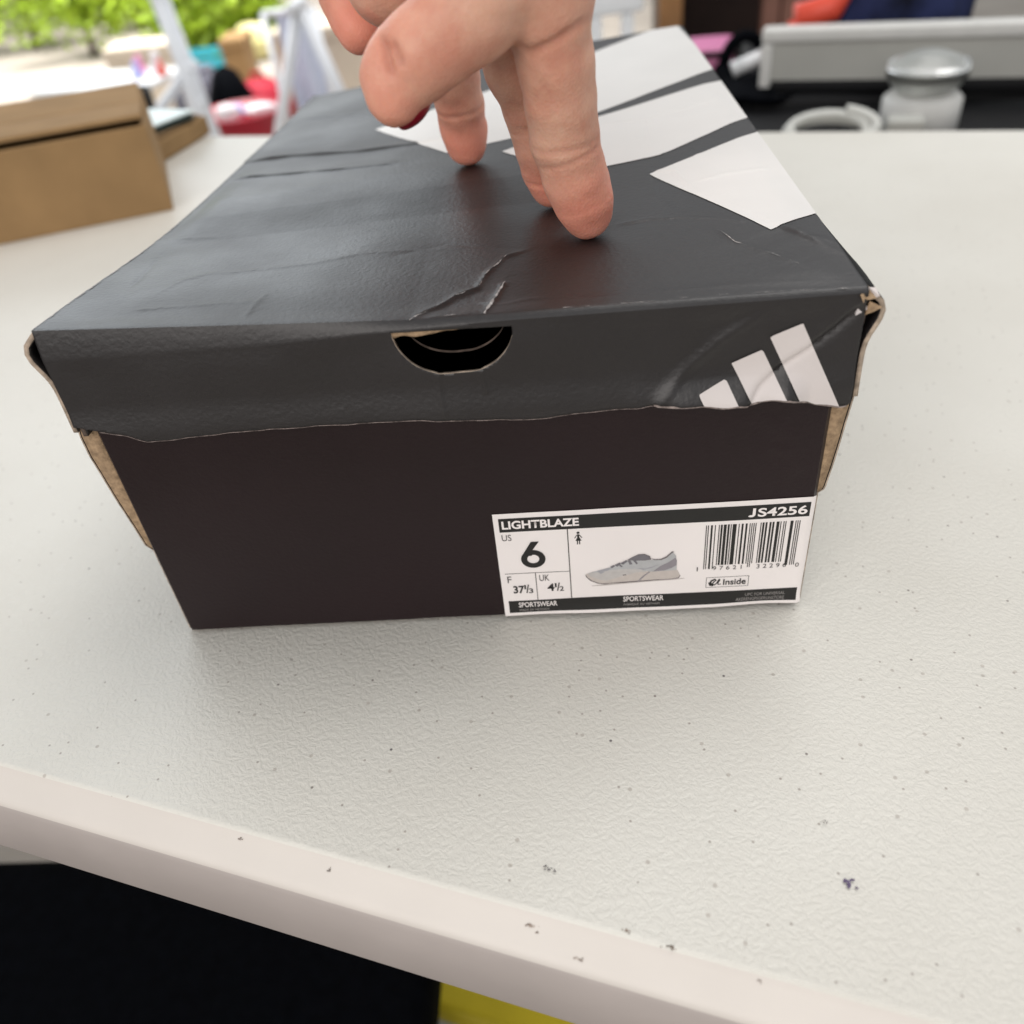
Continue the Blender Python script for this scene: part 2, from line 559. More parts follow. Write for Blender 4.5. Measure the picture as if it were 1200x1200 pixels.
# creases of the lid top: (polyline in plan, height, half width, skew) ; skew -1..1 lets a crease be a step
CREASES = [
    (LP((262, 192), (340, 184), (420, 179), (480, 172), (560, 160)), 0.00085, 0.0022, 1.0),
    (LP((262, 213), (340, 207), (420, 200), (470, 196)), 0.00060, 0.0020, 1.0),
    (LP((345, 142), (400, 137), (450, 132)), 0.00045, 0.0025, 0.8),
    (LP((352, 122), (375, 108), (398, 96)), 0.0010, 0.0040, 0.0),
    (LP((165, 284), (215, 280), (255, 277)), 0.00035, 0.0012, 0.0),
    (LP((152, 336), (172, 316), (192, 294)), -0.00050, 0.0013, 0.0),
    (LP((180, 345), (212, 328), (240, 320), (300, 314), (370, 306), (420, 296), (470, 292), (560, 288)), 0.00034, 0.0012, 0.0),
    (LP((152, 362), (200, 358), (250, 355), (300, 351)), 0.00038, 0.0012, 0.0),
    (LP((286, 372), (298, 355), (312, 342)), 0.00042, 0.0012, 0.0),
    (LP((478, 377), (500, 364), (515, 358), (535, 345), (560, 336), (572, 318), (592, 300), (616, 292)), 0.00090, 0.0011, 0.5),
    (LP((566, 369), (576, 355), (584, 342), (592, 328)), 0.00110, 0.0011, 0.3),
    (LP((560, 352), (585, 356), (620, 348), (680, 345)), 0.00050, 0.0011, 0.0),
    (LP((500, 372), (540, 368), (570, 362)), 0.00045, 0.0011, 0.0),
    (LP((720, 262), (760, 257), (800, 256), (845, 258), (878, 262)), 0.00040, 0.0013, 0.4),
    (LP((765, 207), (768, 230), (790, 248), (835, 255)), -0.00035, 0.0016, 0.0),
    (LP((838, 270), (862, 286), (900, 298), (935, 312)), 0.00050, 0.0014, 0.3),
    (LP((912, 266), (945, 280), (985, 298), (1012, 318)), 0.00080, 0.0022, 0.8),
    (LP((945, 280), (970, 282), (995, 295)), 0.00055, 0.0018, 0.3),
    (LP((640, 352), (740, 345), (830, 336), (900, 332), (1000, 330)), 0.00035, 0.0014, 0.0),
    (LP((762, 203), (790, 202), (800, 212), (820, 232)), 0.00045, 0.0013, 0.3),
    (LP((815, 215), (850, 206), (905, 199)), 0.00040, 0.0013, 0.0),
    (LP((700, 150), (760, 140), (800, 130), (850, 115)), 0.00030, 0.0016, 0.5),
    (LP((757, 142), (762, 165), (760, 178)), 0.00035, 0.0011, 0.0),
    (LP((770, 185), (812, 175), (816, 185)), 0.00040, 0.0013, 0.0),
    (LP((450, 300), (520, 285), (600, 290)), -0.00025, 0.0022, 0.0),
]
BAND_LO = LP((228, 263), (330, 248), (450, 232), (600, 213), (760, 190))
FINGER_DENTS = [(on_lid(692, 270), 0.0012, 0.010), (on_lid(642, 238), 0.0007, 0.010)]


def top_h(x, y):
    x, y = np.asarray(x, float), np.asarray(y, float)
    h = sag(x, y)
    edge = sstep(-O, 0.010, x) * sstep(W + O, W - 0.006, x) * sstep(0.0, 0.008, y) * sstep(D + O, D - 0.012, y)
    # slow buckling of the sheet
    h = h + edge * (0.0016 * vnoise(x, y, 14, 3) + 0.00035 * vnoise(x, y, 42, 5) + 0.00005 * vnoise(x, y * 2.2, 120, 9))
    # fold: the part behind the line rises towards the back then falls away
    d, s, a = poly_dist(x, y, BAND_LO)
    sd = d * s
    w = sstep(0.17, 0.11, x)
    h = h + edge * w * (np.where(sd > 0, 0.0019 + 0.012 * np.clip(sd, 0, 0.020) - 0.028 * np.clip(sd - 0.020, 0, 0.07), 0.0019 - 0.086 * np.clip(-sd, 0, 0.022)))
    for pts, amp, wd, skew in CREASES:
        d, s, a = poly_dist(x, y, pts)
        taper = sstep(0, .10, a) * sstep(1, .90, a)
        taper = 0.25 + 0.75 * taper
        wj = wd * .62 * (1 + .7 * vnoise(a * 7, 0 * a, 1.0, 80))
        prof = np.exp(-d / wj) + skew * s * np.exp(-d / (5 * wd)) * 0.8 * np.tanh(d / (0.30 * wd))
        h = h + 0.62 * amp * taper * (1 + .8 * vnoise(a * 9, 0 * a, 1.0, 81)) * prof * (0.4 + 0.6 * edge)
    for (cx, cy), dep, r in FINGER_DENTS:
        h = h - dep * np.exp(-((x - cx) ** 2 + (y - cy) ** 2) / r ** 2)
    return h


def crease_y(x):
    return np.interp(x, [-.003, .05, .08, .112, .15, .193], [-.0012, -.0012, -.0010, -.0009, -.0012, -.0013])


def crease_c(x):
    return np.interp(x, [-.003, .05, .075, .084, .112, .15, .193], [.0030, .0029, .0020, .0017, .0012, .0011, .0010])


TEAR = np.array([(-3, 80.5), (5, 78.8), (11, 77.0), (15.4, 75.2), (24, 75.4), (44, 76.5), (60, 76.6), (84, 76.3), (97, 75.2), (110, 74.5),
                 (122, 74.9), (131, 75.3), (144, 76.3), (148, 75.9), (156, 75.8), (162, 75.1), (169, 75.4), (174, 76.3), (177, 76.2),
                 (180, 74.8), (184, 73.2), (190, 71.9), (192, 72.3), (193, 74.0)]) / 1000


def tear_z(x):
    x = np.asarray(x, float)
    return np.interp(x, TEAR[:, 0], TEAR[:, 1]) + 0.0005 * vnoise(x, 0 * x, 260, 21) + 0.0004 * vnoise(x, 0 * x, 90, 22)


FCREASE = [([(0.1905, .0975), (.187, .0935), (.181, .0880), (.176, .0845), (.170, .0792), (.1685, .0768)], -0.0007, 0.0010, .6),
           ([(0.168, .0975), (.160, .0920), (.152, .0850), (.146, .0770)], 0.0004, 0.0016, .4),
           ([(0.093, .0875), (.0925, .082), (.093, .077)], 0.00025, 0.0008, 0),
           ([(0.1035, .0875), (.104, .083)], 0.00025, 0.0008, 0)]


def front_y(x, z):
    """outward offset of the lid's front flap"""
    x, z = np.asarray(x, float), np.asarray(z, float)
    f = 0.0012 * vnoise(x, z, 22, 31) + 0.0003 * vnoise(x, z, 90, 33)
    e = sstep(-O, 0.006, x) * sstep(W + O, W - 0.006, x)
    f = f * e
    # torn, lifted lip
    f = f + 0.0022 * sstep(.0825, .0745, z) * sstep(.135, .155, x) * sstep(.183, .176, x) * (1 + 1.2 * vnoise(x, 0 * x, 150, 35))
    f = f + 0.0011 * sstep(.086, .076, z)
    for pts, amp, wd, skew in FCREASE:
        d, s, a = poly_dist(x, z, pts)
        f = f + amp * (np.exp(-(d / wd) ** 2) + skew * s * np.exp(-(d / (3 * wd)) ** 2) * np.tanh(d / (.35 * wd)))
    return f


NX0, NX1, NZ1, NZ0 = .0832, .1122, .1004, .0880


def notch(x, z, grow=0.0):
    x, z = np.asarray(x, float), np.asarray(z, float)
    cx, hw = (NX0 + NX1) / 2, (NX1 - NX0) / 2 + grow
    u = np.abs(x - cx) / hw
    low = NZ1 - (NZ1 - NZ0 + grow) * np.sqrt(np.clip(1 - u ** 2.3, 0, 1))
    low = low + 0.0005 * vnoise(x, z, 200, 41)
    top = NZ1 - 0.0006 - .0004 * np.clip((x - NX0) / (NX1 - NX0), 0, 1)
    return np.minimum(np.minimum(z - low, top - z), (1 - u) * hw)   # >0 inside the hole


sbox = thing('shoebox', 'dark grey cardboard shoebox with white striped lid, finger hole and size label', 'box', (0, 0, 0))
lid = None


def build_lid_sheet():
    xs = np.linspace(-O, W + O, 380)
    nt, nc, nf = 470, 5, 52
    rows = nt + nc + nf
    X = np.tile(xs, (rows, 1))
    Y = np.zeros_like(X); Z = np.zeros_like(X); S = np.zeros_like(X)
    yc, cc = crease_y(xs), crease_c(xs)
    for i in range(nt):
        t = i / (nt - 1)
        y = (D + O) * (1 - t) + yc * t
        Y[i] = y; Z[i] = H + top_h(xs, y); S[i] = 0.2
    ztop = Z[nt - 1].copy()
    for k in range(nc):
        t = (k + 1) / (nc + 1)
        bul = math.sin(math.pi * t) * 0.12
        y = yc * (1 - t) + (-O) * t - bul * (yc + O) * .5
        z = ztop * (1 - t) + (H - cc) * t + bul * cc * .5
        Y[nt + k] = y; Z[nt + k] = z; S[nt + k] = 0.2
    for k in range(nf):
        t = k / (nf - 1)
        z = (H - cc) * (1 - t) + 0.0700 * t
        Z[nt + nc + k] = z
        Y[nt + nc + k] = -O - front_y(xs, z) * sstep(0, .006, (H - cc) - z)
        S[nt + nc + k] = 0
    isf = S == 0
    P2 = np.stack([X, np.arange(rows)[:, None] + 0 * X], -1)
    P3 = np.stack([X, Y, Z], -1)
    hole = np.where(isf, -notch(X, Z), 0.01)
    tear = np.where(isf, Z - tear_z(X), 0.01)
    V, Fc = clip_grid(P2, P3, [lambda a, b: hole, lambda a, b: tear])
    me = pymesh('lid', V, Fc, True)
    me.flip_normals() if me.polygons[1000].normal.z < 0 else None
    me.set_sharp_from_angle(angle=math.radians(38))
    o = link('lid', me, [M_CARD, M_CARDIN, M_RIM], sbox)
    md = o.modifiers.new('thickness', 'SOLIDIFY')
    md.thickness = 0.0010; md.offset = -1
    md.material_offset = 1; md.material_offset_rim = 2
    return o


lid = build_lid_sheet()
lid['label'] = 'creased lid with big white stripes, torn front edge and half moon finger hole'


def stripe_top(poly_px, extra=None):
    poly = LP(*poly_px)
    P = np.array(poly)
    x0, x1 = max(P[:, 0].min() - .002, -O), min(P[:, 0].max() + .002, W + O - .0001)
    y0, y1 = P[:, 1].min() - .002, min(P[:, 1].max() + .002, D + O - .0002)
    nx, ny = int((x1 - x0) / .0006) + 2, int((y1 - y0) / .0007) + 2
    X, Y = np.meshgrid(np.linspace(x0, x1, nx), np.linspace(y0, y1, ny))
    P3 = np.stack([X, Y, H + top_h(X, Y) + 0.00018], -1)
    V, Fc = clip_grid(np.stack([X, Y], -1), P3, [convex_sdf(poly)])
    return link('printed_stripe', pymesh('printed_stripe', V, Fc, True), M_PRINT, lid)


stripe_top([(440, 152), (524, 184), (640, 158), (840, 80), (790, 26)])
stripe_top([(574, 179), (660, 211), (775, 184), (895, 130), (838, 84), (700, 140)])
stripe_top([(761, 206), (903, 271), (1020, 226), (930, 139)])


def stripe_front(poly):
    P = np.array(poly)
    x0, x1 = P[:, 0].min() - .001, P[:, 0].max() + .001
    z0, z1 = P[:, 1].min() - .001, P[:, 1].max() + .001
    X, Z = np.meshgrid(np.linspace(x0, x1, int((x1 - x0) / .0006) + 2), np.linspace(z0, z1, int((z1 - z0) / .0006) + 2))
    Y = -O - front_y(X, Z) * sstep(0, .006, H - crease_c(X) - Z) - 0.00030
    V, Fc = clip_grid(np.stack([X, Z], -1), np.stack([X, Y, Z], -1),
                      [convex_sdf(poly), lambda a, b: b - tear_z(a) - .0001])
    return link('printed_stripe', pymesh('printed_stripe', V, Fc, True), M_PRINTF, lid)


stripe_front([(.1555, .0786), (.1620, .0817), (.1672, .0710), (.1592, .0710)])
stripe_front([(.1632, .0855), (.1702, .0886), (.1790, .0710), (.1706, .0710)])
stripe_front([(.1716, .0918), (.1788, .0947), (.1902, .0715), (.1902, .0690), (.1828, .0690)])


def torn_edge(x0, x1, wbase, seed):
    xs_ = np.linspace(x0, x1, int((x1 - x0) / .0005) + 2)
    wd = np.clip(wbase * (1 + 2.2 * vnoise(xs_, 0 * xs_, 500, seed) + 1.2 * vnoise(xs_, 0 * xs_, 120, seed + 1)), .00004, None)
    z0 = tear_z(xs_)
    V_, F_ = [], []
    for i, x in enumerate(xs_):
        for z in (z0[i] - .00012, z0[i] + wd[i]):
            V_.append((x, float(-O - front_y(x, z) * sstep(0, .006, H - crease_c(x) - z)) - .00034, z))
    for i in range(len(xs_) - 1):
        F_.append((2 * i, 2 * i + 2, 2 * i + 3, 2 * i + 1))
    return link('torn_edge', pymesh('torn_edge', V_, F_, True), M_FRAY, lid)


# edge of the inner layer of board, seen through the finger hole
xa_ = np.linspace(.0856, .1098, 40)
V_, F_ = [], []
for i, x in enumerate(xa_):
    u_ = (x - .0977) / .0125
    za_ = .0996 - .0095 * math.sqrt(max(0, 1 - min(1, abs(u_)) ** 2.2)) + .0002 * float(vnoise(x, 0.0, 400, 350))
    V_ += [(x, .0042, za_), (x, .0046, za_ + .00035)]
for i in range(39):
    F_.append((2 * i, 2 * i + 2, 2 * i + 3, 2 * i + 1))
link('inner_board_edge', pymesh('inner_board_edge', V_, F_, True), M_RIMDARK, sbox)
# little tan lip of board left along the top of the finger hole
V_, F_ = [], []
xl = np.linspace(NX0 + .0001, NX1 - .0006, 60)
for i, x in enumerate(xl):
    t = i / 59
    zt_ = float(H - crease_c(x)) - .0001
    hgt_ = (.0021 * (1 - t) ** .8 + .0007) * (1 + .5 * float(vnoise(x, 0.0, 300, 333)))
    V_ += [(x, -O + .0010, zt_), (x, -O + .0004, zt_ - hgt_ * .5), (x, -O + .0016, zt_ - hgt_)]
for i in range(59):
    for k in (0, 1):
        F_.append((3 * i + k + 1, 3 * i + k + 4, 3 * i + k + 3, 3 * i + k))
link('hole_lip', pymesh('hole_lip', V_, F_, True), M_RAW, lid)


def paper_crack(px_pts, width, keep, seed, plan=False):
    # ink broken along a crease: slivers of bare paper
    P = np.array(px_pts if plan else LP(*px_pts))
    L = np.concatenate([[0], np.cumsum(np.linalg.norm(np.diff(P, axis=0), axis=1))])
    t = np.linspace(0, L[-1], int(L[-1] / .0004) + 2)
    X, Y = np.interp(t, L, P[:, 0]), np.interp(t, L, P[:, 1])
    X, Y = X + .0004 * vnoise(t, 0 * t, 300, seed), Y + .0004 * vnoise(t, 0 * t, 300, seed + 1)
    w_ = width * (vnoise(t, 0 * t, 420, seed + 2) + .5 * vnoise(t, 0 * t, 1300, seed + 4) + keep)
    dx, dy = np.gradient(X), np.gradient(Y)
    l = np.hypot(dx, dy) + 1e-12
    nx_, ny_ = -dy / l, dx / l
    V_, F_ = [], []
    wc_ = np.clip(w_, 0, 1)
    XX = np.stack([X - .5 * nx_ * wc_, X + .5 * nx_ * wc_], 1).ravel()
    YY = np.stack([Y - .5 * ny_ * wc_, Y + .5 * ny_ * wc_], 1).ravel()
    V_ = np.stack([XX, YY, H + top_h(XX, YY) + .00016], 1)
    for i in range(len(t) - 1):
        if w_[i] > 0 or w_[i + 1] > 0:
            F_.append((2 * i, 2 * i + 2, 2 * i + 3, 2 * i + 1))
    return link('paper_crack', pymesh('paper_crack', V_, F_, True), M_CRACK, lid)


M_CRACK = mat('bare_paper_crack', (0.40, 0.375, 0.36), 0.8, 0.2, noise=0.5, nscale=800)
paper_crack([(567, 368), (576, 355), (584, 342), (592, 328)], .0008, .40, 401)
paper_crack([(512, 359), (535, 345), (560, 336), (572, 318), (594, 299)], .0006, .14, 411)
paper_crack([(480, 376), (500, 365), (514, 359)], .0005, .12, 421)
paper_crack([(520, 371), (545, 368), (566, 364)], .0004, .12, 431)
paper_crack([(790, 350), (860, 345), (930, 341), (1010, 337)], .0004, -.05, 441)
paper_crack([(-O + .0005, .004), (-O + .0005, .15), (-O + .0005, .29)], .0006, .35, 471, True)
paper_crack([(W + O - .0004, .02), (W + O - .0004, .15), (W + O - .0004, .28)], .0003, .0, 475, True)
paper_crack([(620, 364), (700, 358), (790, 352)], .0005, -.02, 451)
paper_crack([(840, 271), (862, 286), (900, 298), (935, 312)], .0003, .05, 461)
M_FRAY = mat('frayed_paper_core', (0.22, 0.18, 0.165), 0.9, 0.2, noise=0.6, nscale=700)
torn_edge(.004, .1445, .00004, 301)
torn_edge(.1447, .1915, .00022, 311)


def sheet(name, P3, mats, parent, thick, offset=-1, flip=False):
    V, Fc = clip_grid(P3[..., :2] * 0, P3, [lambda a, b: np.ones(np.shape(a))])
    me = pymesh(name, V, [f[::-1] for f in Fc] if flip else Fc, True)
    me.set_sharp_from_angle(angle=math.radians(40))
    o = link(name, me, mats, parent)
    md = o.modifiers.new('thickness', 'SOLIDIFY')
    md.thickness = thick; md.offset = offset
    md.material_offset = 1; md.material_offset_rim = 2
    return o


# lid side flaps (rolled double board; the front ends show raw layered edges)
def side_flap(side, layer):
    ys = np.linspace(0.0002 if layer == 0 else -0.0006, D + O - .001, 90)
    zt = np.linspace(0, 1, 16)
    Y, T = np.meshgrid(ys, zt)
    fr = np.exp(-(Y / 0.05) ** 2)
    bul = (0.0034 * np.exp(-((T - .2) / .20) ** 2) + 0.0010 * T) * fr + 0.0006 + .0006 * vnoise(Y, T * .03, 30, 50 + layer)
    xe = W + O if side > 0 else -O
    hz = top_h(np.full_like(ys, xe), ys)
    Zt = H + hz - 0.0012
    Zb = Zt - 0.0285 + .0006 * vnoise(ys, 0 * ys, 60, 52)
    if layer == 1:
        bul = bul * .25 - 0.0016
        Zb = Zb - 0.0008
    Z = Zt[None, :] * (1 - T) + Zb[None, :] * T
    X = xe + side * (bul * sstep(0, .10, T) + .0002 - .0008 * (1 - sstep(0, .2, T)))
    return sheet('side_flap', np.stack([X, Y, Z], -1), [M_CARD, M_CARDIN, M_RIMDARK if layer else M_RIM], lid, 0.0012, -1, flip=(side < 0))


for sd_ in (1, -1):
    side_flap(sd_, 0)
    side_flap(sd_, 1)
xs = np.linspace(-O, W + O, 40)
Xb, Tb = np.meshgrid(xs, np.linspace(0, 1, 8))
Zt = H + top_h(xs, np.full_like(xs, D + O)) - .0012
sheet('back_flap', np.stack([Xb, np.full_like(Xb, D + O - .0004), Zt[None] - Tb * .027], -1), [M_CARD, M_CARDIN, M_RIM], lid, .001, -1, flip=False)

# frayed scraps of paper at the burst corner
fr = np.random.default_rng(4)
for k in range(5):
    c = np.array([W + O - .0004 + fr.uniform(-.0008, .0012), -O + fr.uniform(0, .002), H - fr.uniform(.001, .0055)])
    V = [c + fr.normal(0, .0011, 3) for _ in range(6)]
    bm = bmesh.new()
    for v in V:
        bm.verts.new(v)
    bmesh.ops.convex_hull(bm, input=bm.verts[:])
    link('frayed_paper', bm_mesh('frayed_paper', bm), M_PRINTF if k % 2 else M_RAW, lid)

# ------------------------------------------------------------------ the shoebox body


def body_front():
    xs = np.linspace(0.0, W, 150)
    zs = np.linspace(0.0006, 0.0985, 90)
    X, Z = np.meshgrid(xs, zs)
    e = sstep(0, .02, X) * sstep(W, W - .02, X)
    Y = -e * (.0006 * vnoise(X, Z, 14, 61) + .0002 * vnoise(X, Z, 70, 62))
    # rounded vertical corners and bottom fold
    rr = .0016
    for dist in (X, W - X, Z - .0006):
        q = np.clip(1 - dist / rr, 0, 1)
        Y = Y + rr * (1 - np.sqrt(1 - q * q))
    d, s, a = poly_dist(X, Z, [(.1755, .0585), (.1785, .0580), (.1800, .0570)])
    Y = Y - .0003 * np.exp(-(d / .0006) ** 2)
    d, s, a = poly_dist(X, Z, [(.176, .066), (.181, .061), (.183, .052)])
    Y = Y - .0002 * np.exp(-(d / .002) ** 2)
    V, Fc = clip_grid(np.stack([X, Z], -1), np.stack([X, Y, Z], -1), [lambda a_, b_: -np.maximum(notch(a_, b_ + .0016, .0004), np.where(np.abs(a_ - .0977) < .0148, b_ - .094, -1))])
    me = pymesh('front_panel', V, Fc, True)
    me.set_sharp_from_angle(angle=math.radians(40))
    o = link('front_panel', me, [M_BODY, M_CARDIN, M_RIMDARK], sbox)
    md = o.modifiers.new('thickness', 'SOLIDIFY')
    md.thickness = 0.0014; md.offset = -1
    md.material_offset = 1; md.material_offset_rim = 2


body_front()


def body_side(side):
    ys = np.linspace(0.0020, D - .002, 80)
    zs = np.linspace(0.0008, 1, 90)
    Y, T = np.meshgrid(ys, zs)
    top = .0965 + np.minimum(0, sag(np.full_like(ys, W if side > 0 else 0.0), ys)) - .001
    Z = .0006 + T * (top[None] - .0006)
    zk = .041 if side > 0 else .034
    fl = sstep(zk, zk + .0016, Z) * (.0016 + .0036 * np.clip((Z - zk) / .034, 0, 1)) * (.2 + .8 * np.exp(-(Y / .09) ** 2))
    fl = fl + (Z > zk) * .0005 * vnoise(Y, Z, 80, 70)
    lidlimit = O - .0012
    fl = np.where(Z > .0745, np.minimum(fl, .0052 - (Z - .0745) / .022 * (.0052 - lidlimit)), fl)
    X = (W if side > 0 else 0) + side * fl - side * .0002
    o = sheet('side_panel', np.stack([X, Y, Z], -1), [M_BODY, M_CARDIN, M_RAW], sbox, 0.0052, -1, flip=(side < 0))
    # outer liner of the rolled board: a thin dark skin that peels past the raw core
    X2 = X + side * .00035
    Y2 = Y + .0001
    sheet('outer_liner', np.stack([X2, Y2, Z], -1), [M_BODY, M_CARDIN, M_RIM], sbox, 0.0004, 1, flip=(side < 0))
    if side > 0:
        return
    return o


body_side(1)
body_side(-1)
Xb, Zb = np.meshgrid(np.linspace(.001, W - .001, 10), np.linspace(.0006, .080, 8))
sheet('back_panel', np.stack([Xb, np.full_like(Xb, D - .0005), Zb], -1), [M_BODY, M_CARDIN, M_RIMDARK], sbox, .0014, -1)
Xb, Yb = np.meshgrid(np.linspace(.0022, W - .0022, 10), np.linspace(.0024, D - .003, 12))
sheet('base_panel', np.stack([Xb, Yb, np.full_like(Xb, .0004)], -1), [M_BODY, M_CARDIN, M_RIMDARK], sbox, .0014, -1, flip=True)

# ------------------------------------------------------------------ the size label (all in millimetres on the front panel)
LX0, LX1, LZ0, LZ1 = 101.0, 189.6, 1.6, 41.6


def lab_y(x, z):
    """label surface, metres (x, z in mm)"""
    x, z = np.asarray(x, float) / 1000, np.asarray(z, float) / 1000
    e = sstep(0, .02, x) * sstep(W, W - .02, x)
    y = -e * (.0006 * vnoise(x, z, 14, 61) + .0002 * vnoise(x, z, 70, 62))
    for dist in (W - x, z - .0006):
        q = np.clip(1 - dist / .0016, 0, 1)
        y = y + .0016 * (1 - np.sqrt(1 - q * q))
    lift = .0009 * sstep(.006, .0015, z) * (.6 + 1.6 * vnoise(x, 0 * x, 60, 77))
    return y - .00022 - np.clip(lift, 0, 1)


def lab_sheet(name, x0, x1, z0, z1, up, m, parent, step=1.2):
    X, Z = np.meshgrid(np.linspace(x0, x1, max(2, int((x1 - x0) / step) + 2)), np.linspace(z0, z1, max(2, int((z1 - z0) / step) + 2)))
    P3 = np.stack([X / 1000, lab_y(X, Z) - up, Z / 1000], -1)
    V, Fc = clip_grid(P3[..., :2], P3, [lambda a, b: np.ones(np.shape(a))])
    return link(name, pymesh(name, V, Fc, True), m, parent)


label = lab_sheet('size_label', LX0, LX1, LZ0, LZ1, 0.0, M_LABEL, sbox, 1.0)
U1, U2 = .00007, .00014
for z0, z1 in ((34.9, 39.9), (2.9, 7.7)):
    lab_sheet('black_bar', 102.5, 188.3, z0, z1, U1, M_INK, label, .8)


def rule(x0, x1, z0, z1):
    return lab_sheet('ruled_line', x0, x1, z0, z1, U1, M_INK2, label, 2.0)


rule(121.50, 121.78, 7.7, 34.9)
rule(102.4, 121.5, 18.72, 18.92)
rule(111.35, 111.57, 7.7, 18.72)
for a in ((161.4, 173.8, 13.45, 13.6), (161.4, 173.8, 9.45, 9.6), (161.4, 161.55, 9.6, 13.45), (173.65, 173.8, 9.6, 13.45)):
    rule(*a)


def text(name, s, x0, x1, z0, z1, m, bold=0.0, up=U2, shear=0.0, space=1.0):
    cu = bpy.data.curves.new('text', 'FONT')
    cu.body = s
    cu.size = 1
    cu.offset = bold
    cu.shear = shear
    cu.space_character = space
    cu.resolution_u = 5
    ob = bpy.data.objects.new('text', cu)
    C.objects.link(ob)
    dg = bpy.context.evaluated_depsgraph_get()
    ev = ob.evaluated_get(dg)
    me = bpy.data.meshes.new_from_object(ev)
    me.name = name
    bpy.data.objects.remove(ob)
    bpy.data.curves.remove(cu)
    co = np.array([v.co for v in me.vertices])
    lo, hi = co.min(0), co.max(0)
    X = x0 + (co[:, 0] - lo[0]) / (hi[0] - lo[0]) * (x1 - x0)
    Z = z0 + (co[:, 1] - lo[1]) / (hi[1] - lo[1]) * (z1 - z0)
    Y = lab_y(X, Z) - up
    out = np.stack([X / 1000, Y, Z / 1000], -1)
    me.vertices.foreach_set('co', out.ravel())
    me.materials.clear()
    me.update()
    return link(name, me, m, label)


text('model_name', 'LIGHTBLAZE', 103.3, 125.0, 36.0, 39.0, M_LABEL, .030)
text('article_number', 'S4256', 174.2, 187.6, 35.8, 38.9, M_LABEL, .022)
text('size_region', 'US', 102.9, 105.6, 31.7, 34.0, M_INK2, -.004)
text('size_region', 'F', 103.0, 104.2, 15.2, 17.8, M_INK2, -.004)
text('size_region', 'UK', 112.5, 115.4, 15.4, 17.9, M_INK2, -.004)
text('size_number', '37', 104.4, 107.7, 10.8, 13.9, M_INK, .025)
text('size_fraction', '1', 107.75, 108.25, 12.4, 14.1, M_INK, .01)
text('size_fraction', '/', 108.2, 109.2, 10.8, 14.2, M_INK, .02)
text('size_fraction', '3', 109.0, 110.3, 10.7, 12.6, M_INK, .01)
text('size_number', '4', 114.6, 116.7, 11.2, 14.2, M_INK, .025)
text('size_fraction', '1', 116.9, 117.4, 12.6, 14.3, M_INK, .01)
text('size_fraction', '/', 117.4, 118.4, 11.1, 14.4, M_INK, .02)
text('size_fraction', '2', 118.2, 119.5, 11.0, 12.9, M_INK, .01)
text('range_name', 'SPORTSWEAR', 105.5, 117.2, 5.0, 7.0, M_LABEL, .012)
text('range_name', 'SPORTSWEAR', 137.1, 149.1, 5.2, 7.2, M_LABEL, .012)
M_FAINT = mat('faint_label_print', (0.30, 0.28, 0.27), 0.5, 0.3)
text('small_print', 'MADE IN VIETNAM', 105.6, 114.6, 3.5, 4.3, M_FAINT, .0)
text('small_print', 'FABRIQUE AU VIETNAM', 137.2, 147.9, 3.7, 4.5, M_FAINT, .0)
text('small_print', 'UPC FOR UNIVERSAL', 173.2, 184.9, 5.3, 6.5, M_FAINT, .0)
text('small_print', 'AKERENGPSGERUNSTORE', 170.6, 184.8, 3.5, 4.7, M_FAINT, .0)
text('badge_text', 'Inside', 166.4, 173.0, 10.3, 12.7, M_INK, .018)


def flat_poly(pts, up, V, Fc, mi, k):
    b = len(V)
    for x, z in pts:
        V.append((x / 1000, float(lab_y(x, z)) - up, z / 1000))
    Fc.append(tuple(range(b, b + len(pts))))
    mi.append(k)


# the big numeral 6: a thick ring with a straight slanting stem
V, Fc, mi = [], [], []
cx, cz, ro, ri = 111.25, 24.3, 3.55, 1.75
NR = 40
for k in range(NR):
    a0, a1 = 2 * math.pi * k / NR, 2 * math.pi * (k + 1) / NR
    flat_poly([(cx + ro * math.cos(a0), cz + .97 * ro * math.sin(a0)), (cx + ro * math.cos(a1), cz + .97 * ro * math.sin(a1)),
               (cx + ri * math.cos(a1), cz + .94 * ri * math.sin(a1)), (cx + ri * math.cos(a0), cz + .94 * ri * math.sin(a0))], U2, V, Fc, mi, 0)
flat_poly([(cx - 3.30, cz + 1.25), (cx - 1.2, cz + 1.6), (cx + 2.05, cz + 6.6), (cx - .25, cz + 6.6)], U2 + .00002, V, Fc, mi, 0)
flat_poly([(cx - 1.75, cz + 1.2), (cx - .1, cz + 3.15), (cx + 1.1, cz + 3.2), (cx - .4, cz + 1.3)], U2 + .00003, V, Fc, mi, 0)
link('size_number', pymesh('size_number', V, Fc, False, mi), M_INK, label)

V, Fc, mi = [], [], []
flat_poly([(172.75, 36.7), (173.55, 36.7), (173.55, 38.9), (172.75, 38.9)], U2, V, Fc, mi, 0)
for k in range(10):
    a0, a1 = -math.pi * k / 10, -math.pi * (k + 1) / 10
    if k > 7:
        break
    flat_poly([(172.45 + 1.1 * math.cos(a0), 36.75 + .95 * math.sin(a0)), (172.45 + .3 * math.cos(a0), 36.75 + .22 * math.sin(a0)),
               (172.45 + .3 * math.cos(a1), 36.75 + .22 * math.sin(a1)), (172.45 + 1.1 * math.cos(a1), 36.75 + .95 * math.sin(a1))], U2, V, Fc, mi, 0)
link('article_number', pymesh('article_number', V, Fc, False, mi), M_LABEL, label)

